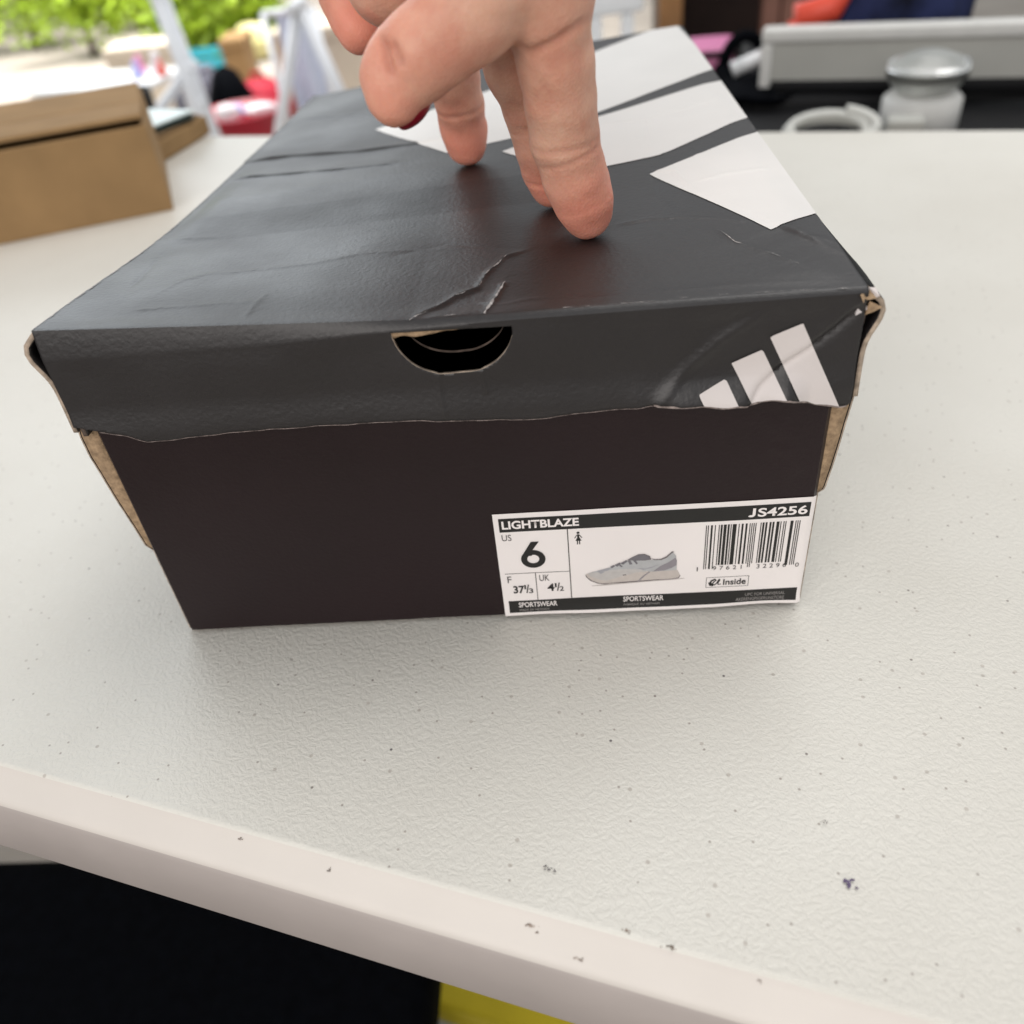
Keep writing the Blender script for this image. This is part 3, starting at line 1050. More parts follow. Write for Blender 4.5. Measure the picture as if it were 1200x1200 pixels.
# UPC bar code
LC = ['0001101', '0011001', '0010011', '0111101', '0100011', '0110001', '0101111', '0111011', '0110111', '0001011']
code = '197621322960'
bits = '101' + ''.join(LC[int(c)] for c in code[:6]) + '01010' + ''.join(''.join('1' if b == '0' else '0' for b in LC[int(c)]) for c in code[6:]) + '101'
V, Fc, mi = [], [], []
bx0, bx1 = 160.3, 186.2
mw = (bx1 - bx0) / 95
i = 0
while i < 95:
    if bits[i] == '1':
        j = i
        while j < 95 and bits[j] == '1':
            j += 1
        guard = i < 10 or 45 <= i < 50 or i >= 85
        zb = 17.0 if guard else 18.4
        flat_poly([(bx0 + i * mw, zb), (bx0 + (j - .05) * mw, zb), (bx0 + (j - .05) * mw, 33.6), (bx0 + i * mw, 33.6)], U1, V, Fc, mi, 0)
        i = j
    else:
        i += 1
link('bar_code', pymesh('bar_code', V, Fc, False, mi), M_INK, label)
text('bar_code_digits', '1', 158.45, 158.75, 16.4, 18.0, M_INK2)
text('bar_code_digits', '97621', 163.0, 171.3, 16.5, 18.0, M_INK2, space=1.6)
text('bar_code_digits', '32296', 175.6, 184.0, 16.3, 17.9, M_INK2, space=1.6)
text('bar_code_digits', '0', 186.6, 187.6, 16.1, 17.7, M_INK2)

# woman pictogram
V, Fc, mi = [], [], []
fx, fz = 124.6, 29.0
flat_poly([(fx + .45 * math.cos(a) , fz + 4.35 + .42 * math.sin(a)) for a in np.linspace(0, 2 * math.pi, 13)[:-1]], U1, V, Fc, mi, 0)
flat_poly([(fx - .35, fz + 3.75), (fx + .35, fz + 3.75), (fx + .28, fz + 2.7), (fx + .85, fz + 1.35), (fx - .85, fz + 1.35), (fx - .28, fz + 2.7)], U1, V, Fc, mi, 0)
flat_poly([(fx - .38, fz + 3.7), (fx - .40, fz + 3.2), (fx - .95, fz + 2.3), (fx - 1.12, fz + 2.5)], U1, V, Fc, mi, 0)
flat_poly([(fx + .38, fz + 3.7), (fx + 1.12, fz + 2.5), (fx + .95, fz + 2.3), (fx + .40, fz + 3.2)], U1, V, Fc, mi, 0)
flat_poly([(fx - .45, fz + 1.33), (fx - .12, fz + 1.33), (fx - .18, fz), (fx - .45, fz)], U1, V, Fc, mi, 0)
flat_poly([(fx + .12, fz + 1.33), (fx + .45, fz + 1.33), (fx + .45, fz), (fx + .18, fz)], U1, V, Fc, mi, 0)
link('woman_pictogram', pymesh('woman_pictogram', V, Fc, False, mi), M_INK, label)

# the badge's little curled mark
V, Fc, mi = [], [], []


def stroke(pts, w, up=U1):
    for a, b in zip(pts[:-1], pts[1:]):
        a, b = np.array(a), np.array(b)
        t = (b - a) / np.linalg.norm(b - a)
        nn = np.array([-t[1], t[0]]) * w / 2
        e = t * w * .3
        flat_poly([a - nn - e, b - nn + e, b + nn + e, a + nn - e], up, V, Fc, mi, 0)


stroke([(163.6, 12.5), (163.0, 12.2), (162.7, 11.5), (162.9, 10.8), (163.5, 10.5)], .55)
stroke([(163.1, 12.3), (163.9, 12.8), (164.3, 12.3), (163.6, 11.6), (163.3, 10.9), (163.9, 10.4), (164.4, 10.9)], .38)
stroke([(164.4, 10.9), (164.9, 12.0), (165.2, 12.7), (165.4, 12.3), (164.9, 11.2), (165.0, 10.6), (165.7, 10.7)], .34)
stroke([(162.3, 11.4), (162.6, 10.4), (163.4, 10.1)], .45)
link('badge_mark', pymesh('badge_mark', V, Fc, False, mi), M_INK, label)

# printed picture of the shoe
PC = dict(up=(.43, .43, .435), sole=(.52, .465, .43), side=(.49, .465, .45), dark=(.17, .16, .175), mid=(.34, .335, .36), line=(.16, .14, .14), shade=(.55, .50, .48), heel=(.26, .24, .26))
pm = {k: mat('shoe_print_' + k, v, .45, .35, noise=.05, nscale=600) for k, v in PC.items()}
pk = list(PC)
V, Fc, mi = [], [], []
S = lambda q: [(126.1 + x * 27.6 / 800, 12.6 + (630 - y) * 11.9 / 290) for x, y in [(a - 200, b) for a, b in q]]
ST = .00002


def pp(key, q, lv):
    flat_poly(S(q), U1 + ST * lv, V, Fc, mi, pk.index(key))


pp('shade', [(250, 632), (1030, 598), (1045, 604), (960, 612), (640, 626), (370, 640), (255, 640)], 0)
pp('line', [(198, 520), (205, 545), (240, 585), (300, 615), (380, 632), (640, 620), (930, 606), (990, 598), (1004, 575), (996, 560), (640, 600), (380, 612), (250, 560)], 1)
pp('sole', [(205, 515), (215, 545), (260, 585), (320, 612), (400, 622), (640, 612), (930, 598), (985, 590), (1000, 565), (975, 515), (770, 520), (560, 520), (400, 530), (300, 520), (240, 505)], 2)
pp('side', [(215, 512), (260, 495), (340, 485), (480, 480), (600, 478), (720, 500), (690, 560), (640, 600), (560, 575), (430, 600), (330, 580), (250, 540)], 3)
pp('up', [(240, 505), (330, 480), (410, 462), (500, 435), (560, 405), (640, 400), (740, 410), (830, 405), (870, 392), (930, 340), (960, 380), (968, 470), (970, 515), (770, 522), (640, 500), (500, 490), (380, 500)], 4)
pp('mid', [(300, 490), (400, 468), (430, 470), (360, 505), (330, 520)], 5)
pp('line', [(555, 400), (600, 372), (650, 350), (700, 350), (745, 372), (755, 405), (700, 412), (620, 408)], 5)
pp('dark', [(565, 395), (605, 372), (655, 354), (700, 354), (740, 375), (748, 402), (700, 408), (620, 404)], 6)
for q in ([(410, 455), (440, 440), (455, 448), (430, 470)], [(450, 440), (490, 420), (505, 430), (470, 458)], [(500, 425), (545, 400), (560, 410), (520, 442)],
          [(560, 405), (580, 400), (600, 440), (575, 445)], [(600, 402), (625, 402), (645, 438), (632, 445)], [(480, 440), (495, 436), (520, 460), (505, 465)]):
    pp('dark', q, 7)
pp('line', [(745, 392), (790, 404), (835, 402), (880, 380), (925, 336), (945, 340), (925, 352), (885, 392), (840, 412), (790, 412)], 6)
pp('heel', [(770, 520), (830, 470), (900, 435), (955, 395), (968, 420), (968, 465), (930, 490), (870, 512)], 7)
pp('mid', [(640, 480), (700, 490), (770, 470), (830, 450), (760, 485), (690, 500)], 7)
pp('line', [(515, 538), (545, 536), (548, 545), (518, 547)], 7)
pp('heel', [(640, 605), (690, 555), (740, 520), (750, 522), (700, 562), (655, 612)], 7)
link('shoe_picture', pymesh('shoe_picture', V, Fc, False, mi), [pm[k] for k in pk], label)

# ------------------------------------------------------------------ hand
def rcone(G, a, b, ra, rb):
    """rounded cone distance on points G (...,3)"""
    ab = b - a
    t = np.clip(((G - a) @ ab) / max(ab @ ab, 1e-12), 0, 1)
    d = np.linalg.norm(G - a - t[..., None] * ab, axis=-1)
    return d - (ra + (rb - ra) * t)


def smin(a, b, k):
    h = np.clip(.5 + .5 * (b - a) / k, 0, 1)
    return b + (a - b) * h - k * h * (1 - h)


PXR = lambda r, d: r * d / F
FING = {   # pixel x, y, depth (m along the view), radius (m), tip first
    'index': [(689, 249, .2265, .0068), (683, 232, .2220, .0071), (674, 205, .2170, .0077), (661, 162, .2095, .0081), (656, 118, .2020, .0082), (650, 72, .1950, .0085), (641, 10, .186, .0093), (630, -50, .180, .0105)],
    'middle': [(648, 215, .2465, .0069), (643, 196, .2425, .0072), (636, 165, .2345, .0076), (628, 128, .2280, .0081), (609, 78, .2180, .0084), (596, 30, .2090, .0090), (585, -30, .200, .0105)],
    'ring': [(547, 168, .2830, .0068), (544, 150, .2790, .0072), (538, 122, .2710, .0075), (530, 88, .2620, .0078), (524, 40, .2500, .0082), (530, -30, .2330, .0100)],
    'pinky': [(420, 38, .2560, .0062), (413, 20, .2560, .0067), (401, -8, .2550, .0070), (392, -45, .2500, .0074), (440, -80, .2400, .0078), (505, -85, .2300, .0095)],
    'thumb': [(461, 116, .1850, .0053), (463, 101, .1850, .0067), (472, 82, .1840, .0080), (490, 66, .1820, .0087), (516, 45, .1810, .0088), (545, 15, .1800, .0100), (563, -25, .1800, .0122), (570, -110, .183, .0160)],
}
CH = {k: ([pix(a, b, c) for a, b, c, r in v], [r for *_, r in v]) for k, v in FING.items()}
WRIST = pix(575, -330, .225)
ARM = WRIST + np.array([.03, .055, .055])
PALM = []
for k in ('index', 'middle', 'ring', 'pinky'):
    PALM.append((CH[k][0][-1], WRIST, .0115, .020))
PALM.append((CH['thumb'][0][-1], WRIST, .015, .021))
PALM.append((pix(457, -27, .2000), pix(545, -120, .2000), .0112, .0170))
PALM.append((CH['thumb'][0][-2], pix(545, -120, .2), .0118, .016))
PALM.append((CH['index'][0][-1], CH['middle'][0][-1], .011, .011))
PALM.append((CH['middle'][0][-1], CH['ring'][0][-1], .011, .011))
PALM.append((CH['ring'][0][-1], CH['pinky'][0][-1], .0105, .0105))
PALM.append((WRIST, ARM, .0225, .0245))


def build_hand():
    allp = np.array([p for c in CH.values() for p in c[0]] + [WRIST, ARM])
    lo, hi = allp.min(0) - .020, allp.max(0) + .030
    vx = .00085
    nx, ny, nz = [int(math.ceil((hi[i] - lo[i]) / vx)) for i in range(3)]
    ax = [lo[i] + vx * np.arange((nx, ny, nz)[i]) for i in range(3)]
    BIG = .03

    def field(prims, k):
        f = np.full((nx, ny, nz), BIG, np.float32)
        for a, b, ra, rb in prims:
            m = max(ra, rb) + .011
            l, h = np.minimum(a, b) - m, np.maximum(a, b) + m
            s = [slice(max(0, int((l[i] - lo[i]) / vx)), max(1, int((h[i] - lo[i]) / vx) + 1)) for i in range(3)]
            G = np.stack(np.meshgrid(ax[0][s[0]], ax[1][s[1]], ax[2][s[2]], indexing='ij'), -1)
            if G.size == 0:
                continue
            d = rcone(G, a, b, ra, rb).astype(np.float32)
            f[tuple(s)] = smin(f[tuple(s)], d, k)
        return f
    palm = field(PALM, .006)
    total = palm.copy()
    for name, (P, R_) in CH.items():
        # densify each chain so that it bends smoothly
        pr = [(P[i], P[i + 1], R_[i], R_[i + 1]) for i in range(len(P) - 1)]
        ff = field(pr, .0030)
        total = np.minimum(total, smin(palm, ff, .0055))
    # naive surface nets
    s = total < 0
    c = np.zeros((nx - 1, ny - 1, nz - 1), np.int8)
    for i in (0, 1):
        for j in (0, 1):
            for k in (0, 1):
                c += s[i:nx - 1 + i, j:ny - 1 + j, k:nz - 1 + k]
    cell = (c > 0) & (c < 8)
    ids = np.full(cell.shape, -1, np.int64)
    I = np.argwhere(cell)
    ids[cell] = np.arange(len(I))
    acc = np.zeros((len(I), 3)); cnt = np.zeros(len(I))
    corners = [(i, j, k) for i in (0, 1) for j in (0, 1) for k in (0, 1)]
    for a in corners:
        for b in corners:
            if sum(b) - sum(a) == 1 and all(b[i] >= a[i] for i in range(3)):
                va = total[I[:, 0] + a[0], I[:, 1] + a[1], I[:, 2] + a[2]]
                vb = total[I[:, 0] + b[0], I[:, 1] + b[1], I[:, 2] + b[2]]
                m = (va < 0) != (vb < 0)
                t = np.where(m, va / np.where(m, va - vb, 1), 0)
                p = np.array(a) + t[:, None] * (np.array(b) - np.array(a))
                acc[m] += p[m]; cnt[m] += 1
    verts = lo + vx * (I + acc / cnt[:, None])
    faces = []
    for axis in range(3):
        sl0 = [slice(None)] * 3; sl1 = [slice(None)] * 3
        sl0[axis] = slice(0, -1); sl1[axis] = slice(1, None)
        A, B = s[tuple(sl0)], s[tuple(sl1)]
        E = np.argwhere(A != B)
        o1, o2 = [(1, 2), (2, 0), (0, 1)][axis]
        ok = (E[:, o1] > 0) & (E[:, o2] > 0)
        for q in range(3):
            ok &= E[:, q] < np.array(cell.shape)[q] if q != axis else True
        E = E[ok]
        fl = A[tuple(E.T)]
        d1 = np.zeros(3, int); d1[o1] = 1
        d2 = np.zeros(3, int); d2[o2] = 1
        q = [ids[tuple((E - d1 - d2).T)], ids[tuple((E - d2).T)], ids[tuple(E.T)], ids[tuple((E - d1).T)]]
        Q = np.stack(q, 1)
        Q[~fl] = Q[~fl][:, ::-1]
        faces.append(Q)
    faces = np.concatenate(faces)
    faces = faces[(faces >= 0).all(1)]
    # relax a little
    nbr = np.concatenate([faces[:, [0, 1]], faces[:, [1, 2]], faces[:, [2, 3]], faces[:, [3, 0]]])
    for it in range(3):
        sm = np.zeros_like(verts); ct = np.zeros(len(verts))
        for a, b in ((0, 1), (1, 0)):
            np.add.at(sm, nbr[:, a], verts[nbr[:, b]]); np.add.at(ct, nbr[:, a], 1)
        verts = verts * .4 + .6 * sm / ct[:, None]
    # normals
    fn = np.cross(verts[faces[:, 2]] - verts[faces[:, 0]], verts[faces[:, 3]] - verts[faces[:, 1]])
    vn = np.zeros_like(verts)
    for k in range(4):
        np.add.at(vn, faces[:, k], fn)
    vn /= np.linalg.norm(vn, axis=1)[:, None] + 1e-12
    # creases and colour
    best = np.full(len(verts), 1e9); warm = np.zeros(len(verts)); groove = np.zeros(len(verts)); redl = np.zeros(len(verts))
    view = (CAM - verts); view /= np.linalg.norm(view, axis=1)[:, None]
    CR = {'index': [(231, .00013, .0014), (172, .00038, .0007), (156, .00045, .0007)], 'middle': [(195, .0005, .0009), (127, .0006, .0008), (136, .0003, .0006)],
          'ring': [(118, .0005, .0008)], 'pinky': [], 'thumb': []}
    for name, (P, R_) in CH.items():
        L = 0
        for i in range(len(P) - 1):
            a, b = P[i], P[i + 1]
            ab = b - a; l = np.linalg.norm(ab)
            t = np.clip(((verts - a) @ ab) / l ** 2, 0, 1)
            d = np.linalg.norm(verts - a - t[:, None] * ab, axis=1) - (R_[i] + (R_[i + 1] - R_[i]) * t)
            m = d < best
            best = np.where(m, d, best)
            s_ = L + t * l
            tipw = np.exp(-(s_ / .014) ** 2) if name != 'thumb' else .45 * np.exp(-(s_ / .012) ** 2)
            warm = np.where(m, tipw, warm)
            gr = np.zeros(len(verts))
            for py, amp, wd in CR[name]:
                ys = [FING[name][i][1], FING[name][i + 1][1]]
                if min(ys) <= py < max(ys):
                    tc_ = (py - ys[0]) / (ys[1] - ys[0])
                    # crease bows a little around the finger
                    side = (verts - a) @ RIGHT
                    dd = (((verts - a) @ ab) / l - tc_ * l) + 12 * side * side
                    gr = gr + amp * np.exp(-(dd / wd) ** 2) * sstep(.0, .5, (vn * view).sum(1))
            groove = np.where(m & (gr > 0), gr, np.where(m, 0, groove))
            L += l
    # thumb joint folds on its pad side, palm fold at the index base
    def fold(px_pts, depth, amp, wd):
        P = [pix(a, b, depth) for a, b in px_pts]
        q = verts - CAM
        dep = q @ FWD
        X, Y = 600 + F * (q @ RIGHT) / dep, 600 + F * (q @ DOWN) / dep
        d, _, a = poly_dist(X, Y, px_pts)
        near = np.abs(dep - depth) < .016
        return amp * np.exp(-(d * depth / F / wd) ** 2) * near * sstep(0, .2, a + .1) * sstep(1.05, .7, a) * sstep(.0, .3, (vn * view).sum(1))
    groove = groove + fold([(447, 46), (452, 68), (461, 92)], .180, .0015, .0009)
    groove = groove + fold([(460, 50), (466, 66), (474, 80)], .180, .0010, .0009)
    groove = groove + fold([(688, 22), (655, 46), (622, 62), (600, 50)], .185, .0009, .0010)
    lump = vnoise(verts[:, 0] + verts[:, 2] * .6, verts[:, 1] - verts[:, 2] * .7, 130, 500) * .0007 + vnoise(verts[:, 0] - verts[:, 1] * .5, verts[:, 2], 310, 501) * .0003
    verts = verts - vn * (groove + lump)[:, None]
    me = bpy.data.meshes.new('person')
    me.from_pydata(verts.tolist(), [], faces.tolist())
    me.polygons.foreach_set('use_smooth', [True] * len(me.polygons))
    at_ = me.attributes.new('warmth', 'FLOAT', 'POINT')
    at_.data.foreach_set('value', np.clip(warm, 0, 1).astype(np.float32))
    at2 = me.attributes.new('crease', 'FLOAT', 'POINT')
    at2.data.foreach_set('value', np.clip(groove / .0006, 0, 1).astype(np.float32))
    me.update()
    return me


def skin_material():
    m = mat('skin', (.55, .33, .25), .50, .32, sss=.36)
    nt = m.node_tree
    b = nt.nodes['Principled BSDF']
    b.inputs['Subsurface Radius'].default_value = (.0045, .0016, .0008)
    tc = nt.nodes.new('ShaderNodeTexCoord')
    n = nt.nodes.new('ShaderNodeTexNoise'); n.inputs['Scale'].default_value = 75; n.inputs['Detail'].default_value = 7; n.inputs['Roughness'].default_value = .62
    nt.links.new(tc.outputs['Object'], n.inputs['Vector'])
    cr = nt.nodes.new('ShaderNodeValToRGB')
    cr.color_ramp.elements[0].position = .34; cr.color_ramp.elements[0].color = (.62, .285, .20, 1)
    cr.color_ramp.elements[1].position = .64; cr.color_ramp.elements[1].color = (.73, .43, .31, 1)
    nt.links.new(n.outputs[0], cr.inputs[0])
    a = nt.nodes.new('ShaderNodeAttribute'); a.attribute_name = 'warmth'
    m1 = nt.nodes.new('ShaderNodeMath'); m1.operation = 'MULTIPLY'; m1.inputs[1].default_value = .75
    nt.links.new(a.outputs['Fac'], m1.inputs[0])
    mx = nt.nodes.new('ShaderNodeMix'); mx.data_type = 'RGBA'
    nt.links.new(m1.outputs[0], mx.inputs[0]); nt.links.new(cr.outputs[0], mx.inputs[6]); mx.inputs[7].default_value = (.86, .31, .22, 1)
    a2 = nt.nodes.new('ShaderNodeAttribute'); a2.attribute_name = 'crease'
    m2 = nt.nodes.new('ShaderNodeMath'); m2.operation = 'MULTIPLY'; m2.inputs[1].default_value = .28
    nt.links.new(a2.outputs['Fac'], m2.inputs[0])
    mx2 = nt.nodes.new('ShaderNodeMix'); mx2.data_type = 'RGBA'
    nt.links.new(m2.outputs[0], mx2.inputs[0]); nt.links.new(mx.outputs[2], mx2.inputs[6]); mx2.inputs[7].default_value = (.40, .13, .085, 1)
    nt.links.new(mx2.outputs[2], b.inputs['Base Color'])
    # skin relief: fine ridges and pores
    v = nt.nodes.new('ShaderNodeTexVoronoi'); v.inputs['Scale'].default_value = 1150
    nt.links.new(tc.outputs['Object'], v.inputs['Vector'])
    n2 = nt.nodes.new('ShaderNodeTexNoise'); n2.inputs['Scale'].default_value = 420; n2.inputs['Detail'].default_value = 4
    nt.links.new(tc.outputs['Object'], n2.inputs['Vector'])
    ad = nt.nodes.new('ShaderNodeMath'); ad.operation = 'ADD'
    nt.links.new(v.outputs['Distance'], ad.inputs[0]); nt.links.new(n2.outputs[0], ad.inputs[1])
    bp = nt.nodes.new('ShaderNodeBump'); bp.inputs['Strength'].default_value = .28; bp.inputs['Distance'].default_value = .00032
    nt.links.new(ad.outputs[0], bp.inputs['Height']); nt.links.new(bp.outputs[0], b.inputs['Normal'])
    return m


person = link('person', build_hand(), skin_material())
tag(person, 'hand reaching down with fingertips pressing on the dark shoebox lid, red thumbnail', 'person')


def nail(center, normal, length_dir, w, l, m, curve=.55, drop=.06):
    nrm = np.array(normal, float); nrm /= np.linalg.norm(nrm)
    ld = np.array(length_dir, float); ld -= nrm * (ld @ nrm); ld /= np.linalg.norm(ld)
    sd = np.cross(ld, nrm)
    V, Fc = [], []
    nu, nv = 15, 15
    for j in range(nv):
        for i in range(nu):
            a, b = i / (nu - 1) * 2 - 1, j / (nv - 1) * 2 - 1
            xa, yb = a * math.sqrt(1 - b * b / 2), b * math.sqrt(1 - a * a / 2)      # square grid onto a rounded oval
            x = xa * w / 2; y = yb * l / 2
            z = -curve * xa ** 2 * w * .36 - drop * l * yb * yb
            V.append(center + sd * x + ld * y + nrm * z)
    for j in range(nv - 1):
        for i in range(nu - 1):
            k = j * nu + i
            Fc.append((k, k + 1, k + nu + 1, k + nu))
    o = link('fingernail', pymesh('fingernail', V, Fc, True), m, person)
    md = o.modifiers.new('thickness', 'SOLIDIFY'); md.thickness = .0006; md.offset = 0
    return o


T0_, T1_ = CH['thumb'][0][0], CH['thumb'][0][2]
tdir = (T0_ - T1_) / np.linalg.norm(T0_ - T1_)
tn = RIGHT * .65 + DOWN * .76 - FWD * .12
tn /= np.linalg.norm(tn)
tl = -RIGHT * .76 + DOWN * .65
tno = nail(pix(487, 132, .187) + tn * .0010, tn, tl, .0105, .0094, M_NAIL, .55, .17)
tno['label'] = 'dark red polished thumbnail'
for k in ('index', 'middle', 'ring', 'pinky'):
    a, b = CH[k][0][0], CH[k][0][2]
    dr = (a - b) / np.linalg.norm(a - b)
    nn = FWD * 1.0 + RIGHT * .35
    nn = nn - dr * (nn @ dr); nn /= np.linalg.norm(nn)
    nail(a - dr * .002 + nn * (CH[k][1][0] + .0001), nn, dr, .0095, .0115, M_NAIL)

# ------------------------------------------------------------------ things on the same table
def carton(name, label_, lo, hi, rz, loc, flaps=True, mats=(M_KRAFT, M_KRAFTD)):
    t = thing(name, label_, 'box', loc, rz)
    (x0, y0), (x1, y1), h = lo, hi[:2], hi[2]
    th = .004
    box('side_panel', (x0, y0, 0), (x1, y0 + th, h), mats[0], t, .0012)
    box('side_panel', (x0, y1 - th, 0), (x1, y1, h), mats[0], t, .0012)
    box('side_panel', (x0, y0 + th, 0.0006), (x0 + th, y1 - th, h - .0006), mats[0], t, .0012)
    box('side_panel', (x1 - th, y0 + th, .0006), (x1, y1 - th, h - .0006), mats[0], t, .0012)
    box('base_panel', (x0 + th, y0 + th, .0004), (x1 - th, y1 - th, th), mats[1], t)
    return t


cb = carton('cardboard_box', 'plain brown cardboard box with closed flaps standing behind the shoebox', (-.24, 0.0), (0.0, .14, .058), math.radians(22), (-.152, .425, 0))
for k, (a, b) in enumerate(((.0, .0695), (.0705, .14))):
    bm = bmesh.new()
    box_bm(bm, (-.239, a + .001, .0586), (-.001, b, .0618), .001)
    for v in bm.verts:
        v.co.z += .004 * abs((v.co.y - .07) / .07) * (1 if k == 0 else .4) - .0006
    link('flap', bm_mesh('flap', bm), M_KRAFT, cb)

tr = thing('flat_carton', 'low brown cardboard carton lying behind the upright cardboard box', 'box', (-.206, .545, 0), math.radians(80))
box('carton_body', (0, 0, .0004), (.094, .16, .016), M_KRAFT, tr, .002)
box('carton_flap', (.004, .004, .0164), (.090, .15, .0185), M_KRAFTD, tr, .001)
bk = thing('book', 'mint white hardback book with dark green spine on the low carton', 'book', (-.222, .548, .0188), math.radians(66))
bm = bmesh.new(); box_bm(bm, (0, 0, .0004), (.075, .15, .002), .0005); link('back_cover', bm_mesh('back_cover', bm), M_DKGREEN, bk)
bm = bmesh.new(); box_bm(bm, (.002, .002, .0022), (.073, .148, .0050)); link('page_block', bm_mesh('page_block', bm), M_DKGREEN, bk)
bm = bmesh.new(); box_bm(bm, (0, 0, .0052), (.075, .15, .0070), .0005); link('front_cover', bm_mesh('front_cover', bm), M_MINT, bk)

# ------------------------------------------------------------------ the bench right behind the table and what stands on it
BZ = -0.060
bench = thing('work_bench', 'black topped work bench standing behind the white folding table', 'bench', (0, 0, 0), TA)
box('bench_top', (-.02, .66, BZ - .03), (1.25, 1.06, BZ), M_BLACKPL, bench, .004)
for a in (.03, 1.2):
    for b in (.70, 1.02):
        box('leg', (a - .02, b - .02, ZF), (a + .02, b + .02, BZ - .03), M_BLACKPL, bench, .003)


def tput(px, py, nn, z=BZ):
    """a point of pixel px on the vertical plane at table distance nn, set down at height z (table coordinates)"""
    d = ray(px, py)
    t = (nn - (CAM[0] * TN[0] + CAM[1] * TN[1])) / (d[0] * TN[0] + d[1] * TN[1])
    P = CAM + t * d
    q = tloc(P)
    return q[0], q[1], P[2]


def rot2(q):
    return (q[0] * TE[0] + q[1] * TN[0], q[0] * TE[1] + q[1] * TN[1])


case = thing('equipment_case', 'long black hard plastic case under the grey framed panel', 'case', (0, 0, 0), TA + math.radians(7))
CR_ = TA + math.radians(7)
E2, N2 = np.array([math.cos(CR_), math.sin(CR_)]), np.array([-math.sin(CR_), math.cos(CR_)])


def loc2(P):
    return P[0] * E2[0] + P[1] * E2[1], P[0] * N2[0] + P[1] * N2[1]


pL = at(893, 105, y=.80); pR = at(1050, 95, y=.75)
aL, nL = loc2(pL)
zt = pL[2] - .004
box('case_body', (aL - .012, nL - .015, BZ + .0004), (aL + .46, nL + .30, zt - .034), M_BLACKPL, case, .008, 3)
box('case_lid', (aL - .014, nL - .018, zt - .0335), (aL + .462, nL + .302, zt), M_BLACKPL, case, .010, 3)
for k in (.08, .30):
    box('latch', (aL + k, nL - .026, zt - .055), (aL + k + .035, nL - .0185, zt - .015), M_BLACKPL, case, .002)
P1 = at(893, 37, y=.80)
P2 = at(1050, 32, z=P1[2])
DA = math.atan2(P2[1] - P1[1], P2[0] - P1[0])
drw = thing('framed_panel', 'grey flat panel in a thick pale frame standing on the black case', 'panel', (P1[0], P1[1], zt), DA)
zr = P1[2] - zt
box('panel_face', (.008, .004, .012), (.452, .010, zr - .012), M_GREYPL, drw)
box('frame_rail', (0, 0, zr - .0118), (.46, .022, zr + .002), M_GREYRIM, drw, .004, 3)
box('frame_rail', (.0125, .001, .0005), (.4475, .021, .0118), M_BLACKPL, drw, .003, 3)
box('frame_stile', (0.0005, .0006, .0005), (.0122, .0214, zr - .012), M_GREYRIM, drw, .003, 3)
box('frame_stile', (.4478, .0006, .0005), (.4595, .0214, zr - .012), M_GREYRIM, drw, .003, 3)
box('backing', (.0125, .0105, .012), (.4475, .014, zr - .012), M_GREYPL, drw)

# cable coil
cc_ = tput(975, 147, .70)
cab = thing('cable', 'pale grey cable loosely coiled in front of the black case', 'cable', (0, 0, 0), TA)
pts = []
for k in range(80):
    a = k / 79 * 2 * math.pi * 2.2
    r = .034 + .005 * math.sin(a * .7)
    pts.append((cc_[0] + r * math.cos(a), cc_[1] + .35 * r * math.sin(a), BZ + .0045 + .020 * (.5 + .5 * math.sin(a)) + .010 * k / 79))
tube('cord', pts, .0045, M_CABLE, cab, 10)
box('plug', (cc_[0] + .045, cc_[1] - .01, BZ + .0004), (cc_[0] + .075, cc_[1] + .012, BZ + .030), M_GREYPL, cab, .004, 3)

# glass jar at the end of the bench
jp = at(1062, 132, y=.66)
jr = .034
jar = thing('glass_jar', 'clear glass jar with pale collar beside the coiled cable', 'jar', (jp[0] + .012, jp[1], BZ))
hj = at(1062, 62, y=.66)[2] - BZ
lathe('collar', [(.0, .0004), (.030, .0004), (.034, .004), (.034, .03), (.030, .034), (0, .034)], M_GREYRIM, jar)
lathe('glass_bulb', [(.022, .0345), (.030, .042), (jr, .06), (jr * 1.02, hj * .72), (.026, hj * .93), (.012, hj), (.0, hj + .001)], M_JAR, jar)

# pink case, black headphones, white tube beside the drawer
pk1 = at(836, 97, y=.95)
PZ = at(836, 56, y=.95)[2]
pkc = thing('pink_case', 'small pink plastic carrying case with dark handle slot beside the shoebox corner', 'case', (pk1[0], pk1[1], BZ), math.radians(-6))
hh = PZ - BZ
box('case_body', (-.030, 0, .0004), (.024, .07, hh * .72), M_PINK, pkc, .008, 3)
box('case_lid', (-.031, -.001, hh * .722), (.025, .071, hh), M_PINK, pkc, .009, 3)
box('handle', (-.014, -.009, hh * .78), (.010, -.0012, hh * .84), M_BLACKPL, pkc, .003, 3)
hp = at(876, 70, y=.92)
hphone = thing('headphones', 'black padded headphones leaning between the pink case and grey framed panel', 'headphones', (hp[0], hp[1] + .02, BZ), 0)
hz = at(876, 46, y=.92)[2] - BZ
arc = [(.024 * math.cos(a), 0, hz - .034 + .034 * math.sin(a)) for a in np.linspace(-.2, math.pi + .2, 24)]
tube('headband', arc, .007, M_BLACKFAB, hphone)
for s_ in (-1, 1):
    box('ear_cup', (s_ * .024 - .010, -.024, .001), (s_ * .024 + .010, .024, hz - .028), M_BLACKFAB, hphone, .009, 3)
wt0, wt1 = at(862, 80, y=.84), at(893, 66, y=.84)
prop = thing('white_tube', 'short white plastic tube lying tilted beside the grey framed panel', 'tube', (0, 0, 0))
tube('tube_body', [wt0, wt1], .0075, M_WHITEPL, prop, 18)
tube('cap', [wt0 + (wt0 - wt1) * .12, wt0 + (wt0 - wt1) * .01], .0082, M_WHITEPL, prop, 18)
bxs = thing('black_pouch', 'soft black pouch heaped under the white tube', 'pouch', (hp[0] - .002, hp[1] - .085, BZ))
